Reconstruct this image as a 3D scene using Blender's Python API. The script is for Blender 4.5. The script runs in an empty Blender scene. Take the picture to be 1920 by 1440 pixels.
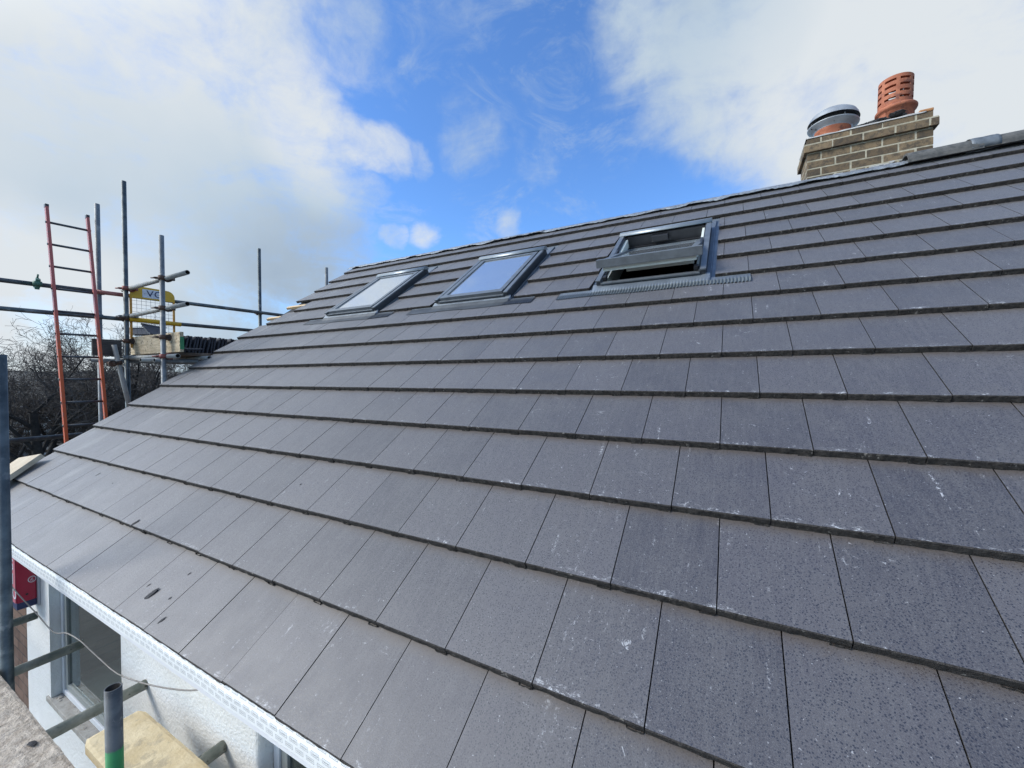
import bpy, bmesh, math, random
from mathutils import Vector, Matrix, noise
random.seed(7)
S = bpy.context.scene
COL = S.collection
R = math.radians
V = Vector

# ------------------------------------------------------------------ camera
cam_d = bpy.data.cameras.new("camera")
cam = bpy.data.objects.new("camera", cam_d); COL.objects.link(cam)
rt = V((0.8793, 0.4763, -0.0031)); fw = V((-0.4763, 0.8791, -0.0173)); up = rt.cross(fw)
up.normalize(); rt = fw.cross(up).normalized(); fw.normalize()
m = Matrix((rt, up, -fw)).transposed().to_4x4()
m.translation = V((0.4277, -0.7312, 1.0406))
cam.matrix_world = m
cam_d.sensor_width = 36; cam_d.lens = 762.04 / 1920 * 36
cam_d.clip_start = 0.02; cam_d.clip_end = 3000
S.camera = cam

# ------------------------------------------------------------------ light
SUN = V((-0.66, -0.50, 0.56)).normalized()
sd = bpy.data.lights.new("sun", 'SUN'); sd.energy = 3.0; sd.angle = R(22); sd.color = (1, 0.93, 0.82)
so = bpy.data.objects.new("sun", sd); COL.objects.link(so)
so.rotation_euler = SUN.to_track_quat('Z', 'Y').to_euler(); so.location = SUN * 30
S.view_settings.view_transform = 'Standard'; S.view_settings.look = 'None'
S.view_settings.exposure = 0; S.view_settings.gamma = 1

# ------------------------------------------------------------------ sky
W = bpy.data.worlds.new("World"); S.world = W; W.use_nodes = True
wt = W.node_tree; wn = wt.nodes; wl = wt.links; wn.clear()
def WN(t, **k):
    n = wn.new(t)
    for a, b in k.items(): setattr(n, a, b)
    return n
def wm(op, a, b=None, c=None, clamp=False):
    n = WN('ShaderNodeMath', operation=op, use_clamp=clamp)
    for i, v in enumerate((a, b, c)):
        if v is None: continue
        if isinstance(v, (int, float)): n.inputs[i].default_value = v
        else: wl.new(v, n.inputs[i])
    return n.outputs[0]
def wsm(val, a, b, lo=0, hi=1, kind='SMOOTHSTEP'):
    n = WN('ShaderNodeMapRange', interpolation_type=kind)
    wl.new(val, n.inputs[0]); n.inputs[1].default_value = a; n.inputs[2].default_value = b
    n.inputs[3].default_value = lo; n.inputs[4].default_value = hi
    return n.outputs[0]
tc = WN('ShaderNodeTexCoord')
sky = WN('ShaderNodeTexSky', sky_type='NISHITA'); sky.sun_disc = False
sky.sun_elevation = math.asin(SUN.z); sky.sun_rotation = math.atan2(SUN.x, SUN.y)
sky.air_density = 1.0; sky.dust_density = 0.4; sky.ozone_density = 2.0
gen = tc.outputs['Generated']
def noise_v(scale, detail, rough=.55, vec=None, dist=0.):
    n = WN('ShaderNodeTexNoise'); n.inputs['Scale'].default_value = scale
    n.inputs['Detail'].default_value = detail; n.inputs['Roughness'].default_value = rough
    n.inputs['Distortion'].default_value = dist
    wl.new(vec or gen, n.inputs['Vector']); return n
# bend the direction a little so cloud outlines break up
w1 = noise_v(4.5, 6)
sub = WN('ShaderNodeVectorMath', operation='SUBTRACT'); wl.new(w1.outputs['Color'], sub.inputs[0]); sub.inputs[1].default_value = (.5, .5, .5)
scl = WN('ShaderNodeVectorMath', operation='SCALE'); wl.new(sub.outputs[0], scl.inputs[0]); scl.inputs['Scale'].default_value = 0.16
addv = WN('ShaderNodeVectorMath', operation='ADD'); wl.new(gen, addv.inputs[0]); wl.new(scl.outputs[0], addv.inputs[1])
nrm = WN('ShaderNodeVectorMath', operation='NORMALIZE'); wl.new(addv.outputs[0], nrm.inputs[0])
def blob(vec, x, y, z, r, w, soft=0.35):
    d = WN('ShaderNodeVectorMath', operation='DOT_PRODUCT'); wl.new(vec, d.inputs[0])
    c = V((x, y, z)).normalized(); d.inputs[1].default_value = c
    return wm('MULTIPLY', wsm(d.outputs['Value'], math.cos(r * 1.45), math.cos(r * soft)), w)
CL = [(-0.863,0.235,0.447,0.265,1.00),(-0.958,0.172,0.230,0.248,1.00),(-0.858,0.367,0.360,0.235,1.00),(-0.824,0.478,0.305,0.193,1.00),
(-0.742,0.382,0.551,0.127,0.80),(-0.717,0.488,0.498,0.105,0.80),(-0.678,0.563,0.473,0.060,0.68),(-0.635,0.613,0.470,0.050,0.60),
(-0.601,0.646,0.471,0.038,0.46),(-0.938,0.317,0.141,0.200,1.00),(-0.982,0.174,0.073,0.195,1.00),(-0.777,0.573,0.260,0.115,0.80),
(-0.709,0.601,0.370,0.063,0.50),(0.336,0.824,0.456,0.209,1.00),(0.167,0.837,0.522,0.225,1.00),(0.018,0.805,0.593,0.190,0.90),
(-0.103,0.754,0.649,0.120,0.70),(0.120,0.894,0.431,0.120,0.80),(0.353,0.887,0.298,0.133,0.60),(-0.660,0.683,0.313,0.030,0.54),
(-0.611,0.723,0.323,0.036,0.66),(-0.474,0.813,0.339,0.036,0.56),(-0.470,0.710,0.525,0.072,0.36),(-0.394,0.731,0.557,0.060,0.30),
(-0.638,0.476,0.605,0.114,0.52),(-0.628,0.535,0.566,0.054,0.30),(-0.369,0.804,0.466,0.054,0.26),
# the rest of the sky, unseen; cloud overhead left added to brighten the tiles
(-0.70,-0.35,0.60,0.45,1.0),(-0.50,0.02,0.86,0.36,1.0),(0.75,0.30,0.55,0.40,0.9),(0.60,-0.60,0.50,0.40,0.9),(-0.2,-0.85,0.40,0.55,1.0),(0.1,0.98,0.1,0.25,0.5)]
acc = None
for b in CL:
    o = blob(nrm.outputs[0], *b); acc = o if acc is None else wm('MAXIMUM', acc, o)
stretch = WN('ShaderNodeMapping'); stretch.inputs['Rotation'].default_value = (0, R(-35), R(20)); stretch.inputs['Scale'].default_value = (1, 1, 2.2)
wl.new(gen, stretch.inputs['Vector'])
n2 = noise_v(5.0, 9, .6, stretch.outputs[0], .6)
f = wm('ADD', acc, wm('MULTIPLY', wm('SUBTRACT', n2.outputs['Fac'], .5), 1.15))
n5 = noise_v(19, 8, .62, addv.outputs[0])
f = wm('ADD', f, wm('MULTIPLY', wm('SUBTRACT', n5.outputs['Fac'], .5), .60))
n6 = noise_v(3.2, 10, .68, stretch.outputs[0], 1.6)
veil = wm('MULTIPLY', wsm(n6.outputs['Fac'], .50, .74), .42)
cover = wm('MAXIMUM', wsm(f, .12, 1.05), veil)
# brightness inside the cloud
n3 = noise_v(2.6, 6, .5, addv.outputs[0]); n4 = noise_v(9, 5, .5)
sh = wm('ADD', .60, wm('MULTIPLY', wm('SUBTRACT', n3.outputs['Fac'], .5), .55))
sh = wm('ADD', sh, wm('MULTIPLY', wm('SUBTRACT', n4.outputs['Fac'], .5), .12))
for b in [(-0.863,0.235,0.447,0.38,.30),(-0.80,0.36,0.52,0.22,.20),(-0.98,0.17,0.08,0.16,.34),(-0.93,0.33,0.12,0.14,.22),(-0.69,0.56,0.47,0.12,.34),(-0.61,0.64,0.47,0.08,.3),
          (0.18,0.84,0.50,0.22,.28),(0.34,0.82,0.46,0.28,.26),(-0.66,0.69,0.33,0.06,.35),(-0.61,0.72,0.335,0.05,.4),(-0.474,0.813,0.339,0.06,.25),
          (-0.82,0.47,0.30,0.30,-.20),(-0.88,0.36,0.26,0.22,-.14),(-0.77,0.57,0.26,0.20,-.08),(0.02,0.80,0.60,0.12,-.14)]:
    sh = wm('ADD', sh, blob(gen, *b, soft=0.1))
sh = wm('MINIMUM', wm('MAXIMUM', sh, 0.0), 1.05)
ramp = WN('ShaderNodeValToRGB'); wl.new(sh, ramp.inputs[0])
cr = ramp.color_ramp; cr.elements[0].position = .2; cr.elements[0].color = (.33, .43, .56, 1)
cr.elements[1].position = 1; cr.elements[1].color = (.74, .79, .83, 1)
e = cr.elements.new(.6); e.color = (.52, .63, .74, 1)
skys = WN('ShaderNodeVectorMath', operation='MULTIPLY'); wl.new(sky.outputs[0], skys.inputs[0]); skys.inputs[1].default_value = (1.08, 1.58, 2.20)
cls = WN('ShaderNodeVectorMath', operation='SCALE'); wl.new(ramp.outputs[0], cls.inputs[0]); cls.inputs['Scale'].default_value = 1 / .12
mx = WN('ShaderNodeMix', data_type='RGBA'); wl.new(cover, mx.inputs[0]); wl.new(skys.outputs[0], mx.inputs[6]); wl.new(cls.outputs[0], mx.inputs[7])
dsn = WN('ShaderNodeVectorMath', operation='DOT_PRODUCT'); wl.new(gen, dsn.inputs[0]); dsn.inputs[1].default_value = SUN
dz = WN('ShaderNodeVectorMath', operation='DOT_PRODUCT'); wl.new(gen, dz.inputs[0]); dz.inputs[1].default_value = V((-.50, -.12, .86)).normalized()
glow = wm('ADD', wsm(dz.outputs['Value'], math.cos(R(36)), math.cos(R(8)), 1, 1.9), wm('ADD', wsm(dsn.outputs['Value'], math.cos(R(42)), math.cos(R(4)), 0, 1.6), wsm(dsn.outputs['Value'], math.cos(R(20)), math.cos(R(2)), 0, 2.5)))  # added boost of unseen sky round the sun and overhead left, lightens tiles
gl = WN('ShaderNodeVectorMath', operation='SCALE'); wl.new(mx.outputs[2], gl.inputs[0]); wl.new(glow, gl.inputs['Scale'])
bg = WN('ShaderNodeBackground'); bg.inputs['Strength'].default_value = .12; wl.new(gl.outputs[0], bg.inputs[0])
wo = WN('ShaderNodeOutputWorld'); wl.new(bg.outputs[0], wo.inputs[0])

# ------------------------------------------------------------------ materials
class Mat:
    def __init__(s, name):
        s.m = bpy.data.materials.new(name); s.m.use_nodes = True
        s.t = s.m.node_tree; s.n = s.t.nodes; s.l = s.t.links
        s.b = s.n['Principled BSDF']; s.tc = s.n.new('ShaderNodeTexCoord')
    def node(s, t, **k):
        n = s.n.new(t)
        for a, b in k.items(): setattr(n, a, b)
        return n
    def put(s, v, sock):
        if isinstance(v, (int, float)): sock.default_value = v
        elif isinstance(v, tuple): sock.default_value = v if len(v) == 4 or sock.type == 'VECTOR' else (*v, 1)
        else: s.l.new(v, sock)
    def noise(s, scale, detail=4, rough=.55, vec=None, dist=0, stretch=None):
        n = s.node('ShaderNodeTexNoise'); n.inputs['Scale'].default_value = scale; n.inputs['Detail'].default_value = detail
        n.inputs['Roughness'].default_value = rough; n.inputs['Distortion'].default_value = dist
        v = vec or s.tc.outputs['Object']
        if stretch:
            mp = s.node('ShaderNodeMapping'); mp.inputs['Scale'].default_value = stretch; s.l.new(v, mp.inputs[0]); v = mp.outputs[0]
        s.l.new(v, n.inputs['Vector']); return n.outputs['Fac']
    def math(s, op, a, b=None, clamp=False):
        n = s.node('ShaderNodeMath', operation=op, use_clamp=clamp); s.put(a, n.inputs[0])
        if b is not None: s.put(b, n.inputs[1])
        return n.outputs[0]
    def sm(s, v, a, b, lo=0, hi=1):
        n = s.node('ShaderNodeMapRange', interpolation_type='SMOOTHSTEP'); s.put(v, n.inputs[0])
        for i, x in enumerate((a, b, lo, hi)): n.inputs[i + 1].default_value = x
        return n.outputs[0]
    def mix(s, f, a, b):
        n = s.node('ShaderNodeMix', data_type='RGBA'); s.put(f, n.inputs[0]); s.put(a, n.inputs[6]); s.put(b, n.inputs[7]); return n.outputs[2]
    def bump(s, h, strength=.3, dist=.002, prev=None):
        n = s.node('ShaderNodeBump'); n.inputs['Strength'].default_value = strength; n.inputs['Distance'].default_value = dist
        s.l.new(h, n.inputs['Height'])
        if prev: s.l.new(prev, n.inputs['Normal'])
        s.l.new(n.outputs[0], s.b.inputs['Normal']); return n.outputs[0]
    def col(s, v): s.put(v, s.b.inputs['Base Color'])
    def rough(s, v): s.put(v, s.b.inputs['Roughness'])
    def metal(s, v): s.put(v, s.b.inputs['Metallic'])
    def spec(s, v): s.b.inputs['Specular IOR Level'].default_value = v

def simple(name, c1, c2, scale=8, rough=.6, metal=0, bump=.2, bscale=None, bd=.002, detail=5, stretch=None, spots=None):
    M = Mat(name)
    f = M.sm(M.noise(scale, detail, .6, stretch=stretch), .3, .7)
    c = M.mix(f, c1, c2)
    if spots:
        sc, amt, sco = spots
        c = M.mix(M.math('MULTIPLY', M.sm(M.noise(sc, 6, .65), amt, amt + .1), .85), c, sco)
    M.col(c); M.rough(rough); M.metal(metal)
    if bump: M.bump(M.noise(bscale or scale * 8, 5, .6, stretch=stretch), bump, bd)
    return M.m

def tile_mat():
    M = Mat('roof_tile_concrete'); uv = M.tc.outputs['UV']; ob = M.tc.outputs['Object']
    at = M.node('ShaderNodeAttribute'); at.attribute_name = 'rnd'
    rnd = at.outputs['Fac']
    sep = M.node('ShaderNodeSeparateXYZ'); M.l.new(uv, sep.inputs[0]); s_ = sep.outputs[1]; u_ = sep.outputs[0]
    so_ = M.node('ShaderNodeSeparateXYZ'); M.l.new(ob, so_.inputs[0])
    base = M.mix(rnd, (.036, .033, .042), (.078, .071, .079))
    pat = M.sm(M.noise(5, 5, .6), .35, .7)
    base = M.mix(M.math('MULTIPLY', pat, .5), base, (.090, .083, .083))
    strk = M.noise(7, 5, .65, vec=uv, stretch=(9, .8, 1)); base = M.mix(M.math('MULTIPLY', M.sm(strk, .42, .68), .32), base, (.125, .119, .118))
    fine = M.noise(330, 3, .7)
    base = M.mix(M.sm(fine, .42, .72, 0, .70), base, (.142, .136, .141))
    # dark wet-looking specks
    vo = M.node('ShaderNodeTexVoronoi'); vo.inputs['Scale'].default_value = 160; vo.inputs['Randomness'].default_value = 1; M.l.new(ob, vo.inputs['Vector'])
    sp = M.math('MULTIPLY', M.sm(M.math('ADD', vo.outputs['Distance'], M.math('MULTIPLY', M.math('SUBTRACT', M.noise(260, 3), .5), .35)), .24, .38, 1, 0), M.sm(M.noise(60, 3), .34, .46))
    base = M.mix(M.math('MULTIPLY', sp, .9), base, (.020, .021, .030))
    vo2 = M.node('ShaderNodeTexVoronoi'); vo2.inputs['Scale'].default_value = 260; M.l.new(ob, vo2.inputs['Vector'])
    sp2 = M.sm(vo2.outputs['Distance'], .15, .4, 1, 0)
    base = M.mix(M.math('MULTIPLY', M.math('MULTIPLY', sp2, M.sm(M.noise(90, 2), .40, .55)), .65), base, (.05, .052, .065))
    # dusty mortar film low on the tile and drips: stronger on the weathered right side
    side = M.sm(so_.outputs[0], -3.5, 1.5, .25, 1)
    # white scuffs along the lower lip
    lipw = M.sm(s_, .006, .030, 1, 0)
    sc = M.sm(M.noise(42, 8, .85, stretch=(1, 2.0, 2.0)), .53, .58)
    sc2 = M.sm(M.noise(8.3, 4, .7), .52, .60)
    wf = M.math('MULTIPLY', M.math('MULTIPLY', lipw, sc), M.math('MULTIPLY', sc2, side))
    # scattered scratches in the body
    scr = M.sm(M.noise(16, 9, .8, dist=2.2), .60, .655)
    scr2 = M.math('MULTIPLY', scr, M.sm(M.noise(2.7, 3), .53, .63))
    drip = M.math('MULTIPLY', M.math('MULTIPLY', M.sm(M.noise(20, 5, .7, stretch=(1.6, .3, .3)), .60, .70), M.sm(M.noise(90, 4, .8), .50, .60)), M.sm(M.noise(2.1, 2), .48, .58))
    bits = M.math('MULTIPLY', M.sm(M.noise(120, 2), .70, .76), .8)
    wf = M.math('MAXIMUM', M.math('MULTIPLY', wf, .95), M.math('MULTIPLY', M.math('MAXIMUM', scr2, drip), M.math('MULTIPLY', side, .75)))
    wf = M.math('MAXIMUM', wf, M.math('MULTIPLY', bits, .5))
    base = M.mix(wf, base, (.64, .64, .65))
    # brown dirt just below the lip of the tile above
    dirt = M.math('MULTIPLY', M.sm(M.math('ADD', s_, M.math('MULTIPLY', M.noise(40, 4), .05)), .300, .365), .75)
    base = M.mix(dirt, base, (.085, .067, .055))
    pale = M.math('MULTIPLY', M.math('MULTIPLY', M.sm(M.noise(2.4, 4, .6, stretch=(2.2, .8, .8)), .52, .68), M.sm(so_.outputs[0], -2.6, -4.2)), .40)
    base = M.mix(pale, base, (.23, .225, .21))
    M.col(base)
    M.rough(M.math('SUBTRACT', M.sm(M.noise(9, 3), .3, .7, .53, .58), M.math('MULTIPLY', sp, .12)))
    M.spec(.80); M.l.new(M.math('MULTIPLY', M.math('SUBTRACT', 1.0, M.math('MULTIPLY', M.math('MAXIMUM', sp, M.math('MULTIPLY', sp2, .5)), .9)), .25), M.b.inputs['Sheen Weight']); M.b.inputs['Sheen Roughness'].default_value = .45; M.b.inputs['Sheen Tint'].default_value = (1, .98, .95, 1)
    b1 = M.bump(M.noise(420, 3, .6), .42, .0010)
    return M.m

TILE = tile_mat()
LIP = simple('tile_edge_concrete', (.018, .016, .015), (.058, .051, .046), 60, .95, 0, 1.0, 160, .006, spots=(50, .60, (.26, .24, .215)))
GALV = simple('galvanised_tube', (.13, .145, .155), (.22, .24, .25), 14, .55, .25, .25, 60, .002, spots=(11, .56, (.34, .34, .32)))
GALVD = simple('weathered_tube', (.055, .07, .078), (.14, .165, .17), 10, .5, .5, .3, 60, .002, spots=(12, .56, (.20, .215, .215)))
GALVL = simple('pale_tube', (.28, .28, .26), (.42, .42, .39), 9, .6, .05, .2, 60, .002, spots=(9, .56, (.22, .21, .18)))
GALVG = simple('mossy_tube', (.17, .19, .16), (.34, .34, .29), 13, .75, .1, .5, 60, .002, spots=(16, .58, (.07, .07, .055)))
REDT = simple('red_banded_tube', (.30, .10, .085), (.38, .16, .13), 12, .6, .1, .2)
INNER = simple('tube_inside', (.012, .011, .010), (.03, .025, .022), 10, .9, 0, 0)
RUST = simple('rusty_coupler', (.055, .045, .042), (.15, .085, .06), 30, .7, .5, .4, spots=(20, .6, (.20, .19, .18)))
REDC = simple('red_coupler', (.20, .05, .045), (.26, .09, .075), 30, .6, .3, .3)
GREENC = simple('green_clamp', (.045, .13, .09), (.10, .20, .15), 20, .6, .1, .3)
YEL = simple('yellow_paint', (.62, .36, .012), (.70, .42, .02), 10, .45, 0, .15, spots=(16, .66, (.42, .22, .02)))
ORG = simple('orange_paint', (.55, .24, .03), (.62, .30, .04), 10, .5, 0, .15)
WIRE = simple('mesh_wire', (.14, .16, .19), (.22, .24, .27), 20, .5, .6, 0)
SIGNW = simple('sign_white', (.66, .68, .72), (.70, .72, .76), 10, .5, 0, 0)
NAVY = simple('navy_ink', (.02, .03, .09), (.03, .04, .11), 10, .5, 0, 0)
WOODP = simple('weathered_board', (.42, .33, .21), (.66, .54, .37), 7, .9, 0, .6, 40, .003, stretch=(1, 6, 6), spots=(26, .56, (.10, .085, .07)))
WOODY = simple('yellow_plywood_board', (.54, .42, .24), (.68, .56, .36), 9, .9, 0, .7, 75, .004, spots=(12, .54, (.44, .36, .24)))
WOODD = simple('dirty_walkway_board', (.34, .28, .22), (.58, .50, .41), 26, .95, 0, 1.0, 90, .010, spots=(17, .61, (.05, .045, .042)))
WOODG = simple('dark_grey_board', (.05, .047, .045), (.10, .095, .088), 6, .85, 0, .4, 40, .003, stretch=(1, 1, 8))
WOODB = simple('brown_board', (.11, .075, .055), (.22, .16, .12), 6, .85, 0, .4, 40, .003, stretch=(5, 1, 5))
WOODN = simple('new_pine', (.62, .42, .22), (.74, .56, .33), 9, .7, 0, .3, 40, .002, stretch=(1, 5, 5))
WOODS = simple('sawn_plank', (.52, .42, .29), (.66, .55, .40), 8, .8, 0, .5, 60, .003, stretch=(6, 1, 1), spots=(9, .62, (.34, .25, .16)))
GREENP = simple('green_band_paint', (.03, .17, .07), (.05, .24, .10), 18, .6, 0, .3, spots=(22, .62, (.10, .12, .09)))
CLAD = simple('grey_cladding', (.13, .145, .160), (.18, .20, .22), 12, .38, .35, .05, spots=(14, .70, (.26, .28, .29)))
CLADD = simple('dark_cladding', (.045, .05, .058), (.07, .078, .088), 12, .45, .3, .05)
HOOD = simple('pale_grey_hood', (.24, .27, .29), (.30, .33, .35), 12, .35, .3, .05)
FLASH = simple('grey_flashing', (.17, .195, .225), (.24, .27, .30), 9, .42, .5, .12, spots=(12, .62, (.38, .41, .43)))
APRON = simple('pleated_apron', (.12, .14, .15), (.17, .19, .20), 20, .5, .3, 0)
FOIL = simple('ridge_foil', (.19, .21, .235), (.33, .36, .39), 14, .50, .3, 1.0, 26, .02, spots=(24, .58, (.10, .11, .125)))
LEAD = simple('lead_sheet', (.10, .115, .13), (.18, .20, .22), 12, .6, .3, .5, 30, .01)
PAINTW = simple('white_lining', (.66, .70, .64), (.74, .76, .70), 6, .5, 0, 0)
UPVC = simple('white_upvc', (.72, .74, .78), (.78, .80, .83), 5, .35, 0, .05)
SASHG = simple('shade_grey_sash', (.26, .28, .27), (.33, .35, .34), 5, .4, 0, 0)  # the shade on the sash frames is put into this grey
BLACK = simple('black_plastic', (.012, .013, .016), (.025, .026, .03), 10, .5, 0, 0)
ROOMD = simple('dark_attic_timber', (.05, .035, .025), (.10, .07, .045), 5, .9, 0, 0)
PINE = simple('attic_rafter', (.24, .16, .09), (.33, .23, .13), 5, .8, 0, .3)
FELT = simple('roofing_felt', (.02, .02, .022), (.04, .04, .044), 10, .9, 0, .3)
RIDGE = simple('ridge_tile_concrete', (.06, .062, .062), (.125, .122, .115), 22, .85, 0, .6, 120, .003, spots=(13, .60, (.055, .058, .06)))
TERRA = simple('terracotta', (.30, .095, .052), (.46, .165, .088), 9, .85, 0, .5, 60, .004, spots=(10, .55, (.17, .068, .05)))
STEEL = simple('cowl_steel', (.30, .315, .33), (.42, .44, .455), 7, .5, .35, .08, spots=(10, .66, (.25, .26, .26)))
MORT = simple('mortar', (.32, .29, .21), (.52, .47, .36), 18, .95, 0, .6, 80, .004)
CAPM = simple('mortar_cap_white', (.34, .33, .31), (.50, .49, .47), 15, .9, 0, .5, 60, .006)
CHAR = simple('black_flaunching', (.018, .018, .020), (.06, .06, .062), 22, .9, 0, 1.0, 40, .02)
OBR = simple('orange_brick', (.38, .17, .07), (.46, .24, .11), 22, .9, 0, .5)
RENDER = simple('white_render', (.74, .74, .72), (.82, .82, .80), 3, .9, 0, .9, 60, .006, spots=(3.2, .62, (.58, .59, .60)))
SILL = simple('concrete_sill', (.30, .28, .25), (.44, .42, .39), 14, .95, 0, .8, 50, .008, spots=(20, .6, (.19, .15, .11)))
CABLE = simple('grey_cable', (.16, .145, .13), (.25, .23, .21), 20, .6, 0, .2)
ALRED = simple('alarm_red', (.36, .012, .04), (.42, .02, .055), 6, .3, 0, 0)
ALPNK = simple('alarm_pink_sheen_face', (.50, .12, .16), (.56, .17, .20), 6, .45, 0, 0)  # pinkish reflection on the box front, put into its colour
ALGR = simple('alarm_backplate', (.42, .42, .45), (.48, .48, .5), 6, .5, 0, 0)
BARK = simple('bare_bark', (.012, .011, .010), (.035, .031, .028), 6, .95, 0, .5, 30, .02)
TWIG = simple('bare_twigs', (.040, .035, .032), (.095, .082, .073), 4, .95, 0, 0)
GRASS = simple('winter_ground', (.030, .034, .020), (.055, .055, .032), .35, .95, 0, .6, 3, .1, detail=8, spots=(.12, .55, (.06, .052, .04)))
HILL = simple('winter_hillside', (.055, .052, .045), (.125, .116, .100), .06, .95, 0, .5, .5, .25, detail=9, spots=(.05, .58, (.045, .058, .03)))
SLATE = simple('old_slate_roof', (.055, .05, .05), (.11, .10, .095), 1.4, .8, 0, .5, 8, .02)
HWALL = simple('pale_house_wall', (.50, .48, .44), (.62, .60, .56), 2, .9, 0, .2)
CARP = simple('car_paint_pale_blue', (.40, .52, .58), (.45, .57, .62), 5, .25, .3, 0)
CARG = simple('car_glass', (.05, .08, .09), (.08, .11, .12), 5, .08, .2, 0)
RUB = simple('rubber', (.015, .015, .016), (.03, .03, .03), 10, .8, 0, 0)
DARKCH = simple('dark_fragment', (.012, .012, .014), (.035, .035, .04), 40, .8, 0, .8, 100, .004)

def brick_wall_mat():
    M = Mat('brown_brick_wall'); b = M.node('ShaderNodeTexBrick'); mp = M.node('ShaderNodeMapping')
    mp.inputs['Rotation'].default_value = (R(90), 0, 0); M.l.new(M.tc.outputs['Object'], mp.inputs[0]); M.l.new(mp.outputs[0], b.inputs['Vector'])
    b.inputs['Scale'].default_value = 1; b.inputs['Brick Width'].default_value = .225; b.inputs['Row Height'].default_value = .075
    b.inputs['Mortar Size'].default_value = .006; b.inputs['Color1'].default_value = (.10, .055, .038, 1); b.inputs['Color2'].default_value = (.17, .10, .07, 1)
    b.inputs['Mortar'].default_value = (.05, .035, .028, 1)
    M.col(M.mix(M.sm(M.noise(9, 6, .7), .4, .7, 0, .6), b.outputs['Color'], (.20, .13, .10))); M.rough(.95)
    M.bump(b.outputs['Fac'], -.8, .006); return M.m
BRW = brick_wall_mat()
def chim_brick_mat():
    M = Mat('chimney_brick'); at = M.node('ShaderNodeAttribute'); at.attribute_name = 'rnd'
    c = M.mix(at.outputs['Fac'], (.095, .066, .040), (.265, .190, .112))
    c = M.mix(M.math('MULTIPLY', M.sm(M.noise(20, 7, .75), .42, .62), .75), c, (.055, .048, .040))
    c = M.mix(M.math('MULTIPLY', M.sm(M.noise(60, 4, .7), .62, .72), .5), c, (.33, .29, .22))
    M.col(c); M.rough(.95); M.bump(M.noise(90, 6, .7), .7, .004); return M.m
CHB = chim_brick_mat()
def membrane_mat():
    M = Mat('printed_eaves_membrane'); uv = M.tc.outputs['UV']
    sep = M.node('ShaderNodeSeparateXYZ'); M.l.new(uv, sep.inputs[0]); x = sep.outputs[0]; y = sep.outputs[1]
    r_ = M.math('DIVIDE', y, .0262); row = M.math('FLOOR', r_); fy = M.math('SUBTRACT', r_, row)
    xs = M.math('ADD', M.math('DIVIDE', x, .050), M.math('MULTIPLY', row, .5)); cx = M.math('FLOOR', xs); fx = M.math('SUBTRACT', xs, cx)
    ax = M.math('ABSOLUTE', M.math('SUBTRACT', fx, .5)); ay = M.math('ABSOLUTE', M.math('SUBTRACT', fy, .5))
    inx = M.math('LESS_THAN', ax, .36); iny = M.math('LESS_THAN', ay, .30)
    ins = M.math('MULTIPLY', inx, iny)
    edge = M.math('MAXIMUM', M.math('GREATER_THAN', ax, .32), M.math('GREATER_THAN', ay, .24))
    line = M.math('LESS_THAN', ay, .07)
    txt = M.math('MULTIPLY', line, M.math('GREATER_THAN', M.noise(520, 0, vec=uv), .45))
    txt = M.math('MULTIPLY', txt, M.math('LESS_THAN', ax, .27))
    txt2 = M.math('MULTIPLY', M.math('MULTIPLY', M.math('LESS_THAN', M.math('ABSOLUTE', M.math('SUBTRACT', ay, .16)), .035), M.math('LESS_THAN', ax, .27)), M.math('GREATER_THAN', M.noise(700, 0, vec=uv), .48))
    ink = M.math('MULTIPLY', ins, M.math('MAXIMUM', M.math('MAXIMUM', M.math('MULTIPLY', edge, .8), txt), M.math('MULTIPLY', txt2, .7)))
    M.col(M.mix(M.math('MULTIPLY', ink, .80), (.84, .86, .86), (.13, .15, .17))); M.rough(.6)
    M.bump(M.noise(22, 4), .35, .006); return M.m
MEMB = membrane_mat()
def glass_mat():
    M = Mat('window_glass'); M.col((.75, .85, .85)); M.rough(.015); M.b.inputs['Transmission Weight'].default_value = 1.0
    M.b.inputs['IOR'].default_value = 1.6; M.metal(.15); return M.m
GLASS = glass_mat()
def glass_frost():
    M = Mat('dusty_skylight_glass')
    M.col((.80, .85, .88)); M.rough(M.sm(M.noise(60, 4), .4, .7, .02, .08)); M.b.inputs['Transmission Weight'].default_value = .6; M.metal(.50)
    M.b.inputs['IOR'].default_value = 2.3; return M.m
GLASSD = glass_frost()
def ladder_mat():
    M = Mat('ladder_paint'); so_ = M.node('ShaderNodeSeparateXYZ'); M.l.new(M.tc.outputs['Object'], so_.inputs[0])
    z = M.math('ADD', so_.outputs[2], M.math('MULTIPLY', M.noise(6, 4), .5))
    c = M.mix(M.sm(z, 3.1, 3.7), (.56, .10, .025), (.42, .10, .085))
    c = M.mix(M.math('MULTIPLY', M.sm(M.noise(22, 5, .7), .54, .64), .75), c, (.20, .13, .12))
    c = M.mix(M.math('MULTIPLY', M.sm(M.noise(17, 3), .72, .76), .8), c, (.6, .6, .58))
    M.col(c); M.rough(.55); M.bump(M.noise(30, 4), .3, .002); return M.m
LADM = ladder_mat()
def stub_mat():
    M = Mat('stub_with_green_band'); so_ = M.node('ShaderNodeSeparateXYZ'); M.l.new(M.tc.outputs['Object'], so_.inputs[0])
    z = M.math('ADD', so_.outputs[2], M.math('MULTIPLY', M.noise(26, 4), .05))
    c = M.mix(M.sm(M.noise(12, 6), .35, .65), (.045, .052, .06), (.12, .13, .135))
    c = M.mix(M.sm(M.noise(40, 5, .7), .58, .66, 0, .6), c, (.22, .21, .19))
    c = M.mix(M.sm(z, 4.945, 4.93), c, M.mix(M.noise(14, 4), (.02, .17, .05), (.04, .30, .10)))
    M.col(c); M.rough(.55); M.bump(M.noise(50, 5), .4, .002); return M.m
STUBM = stub_mat()

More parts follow.
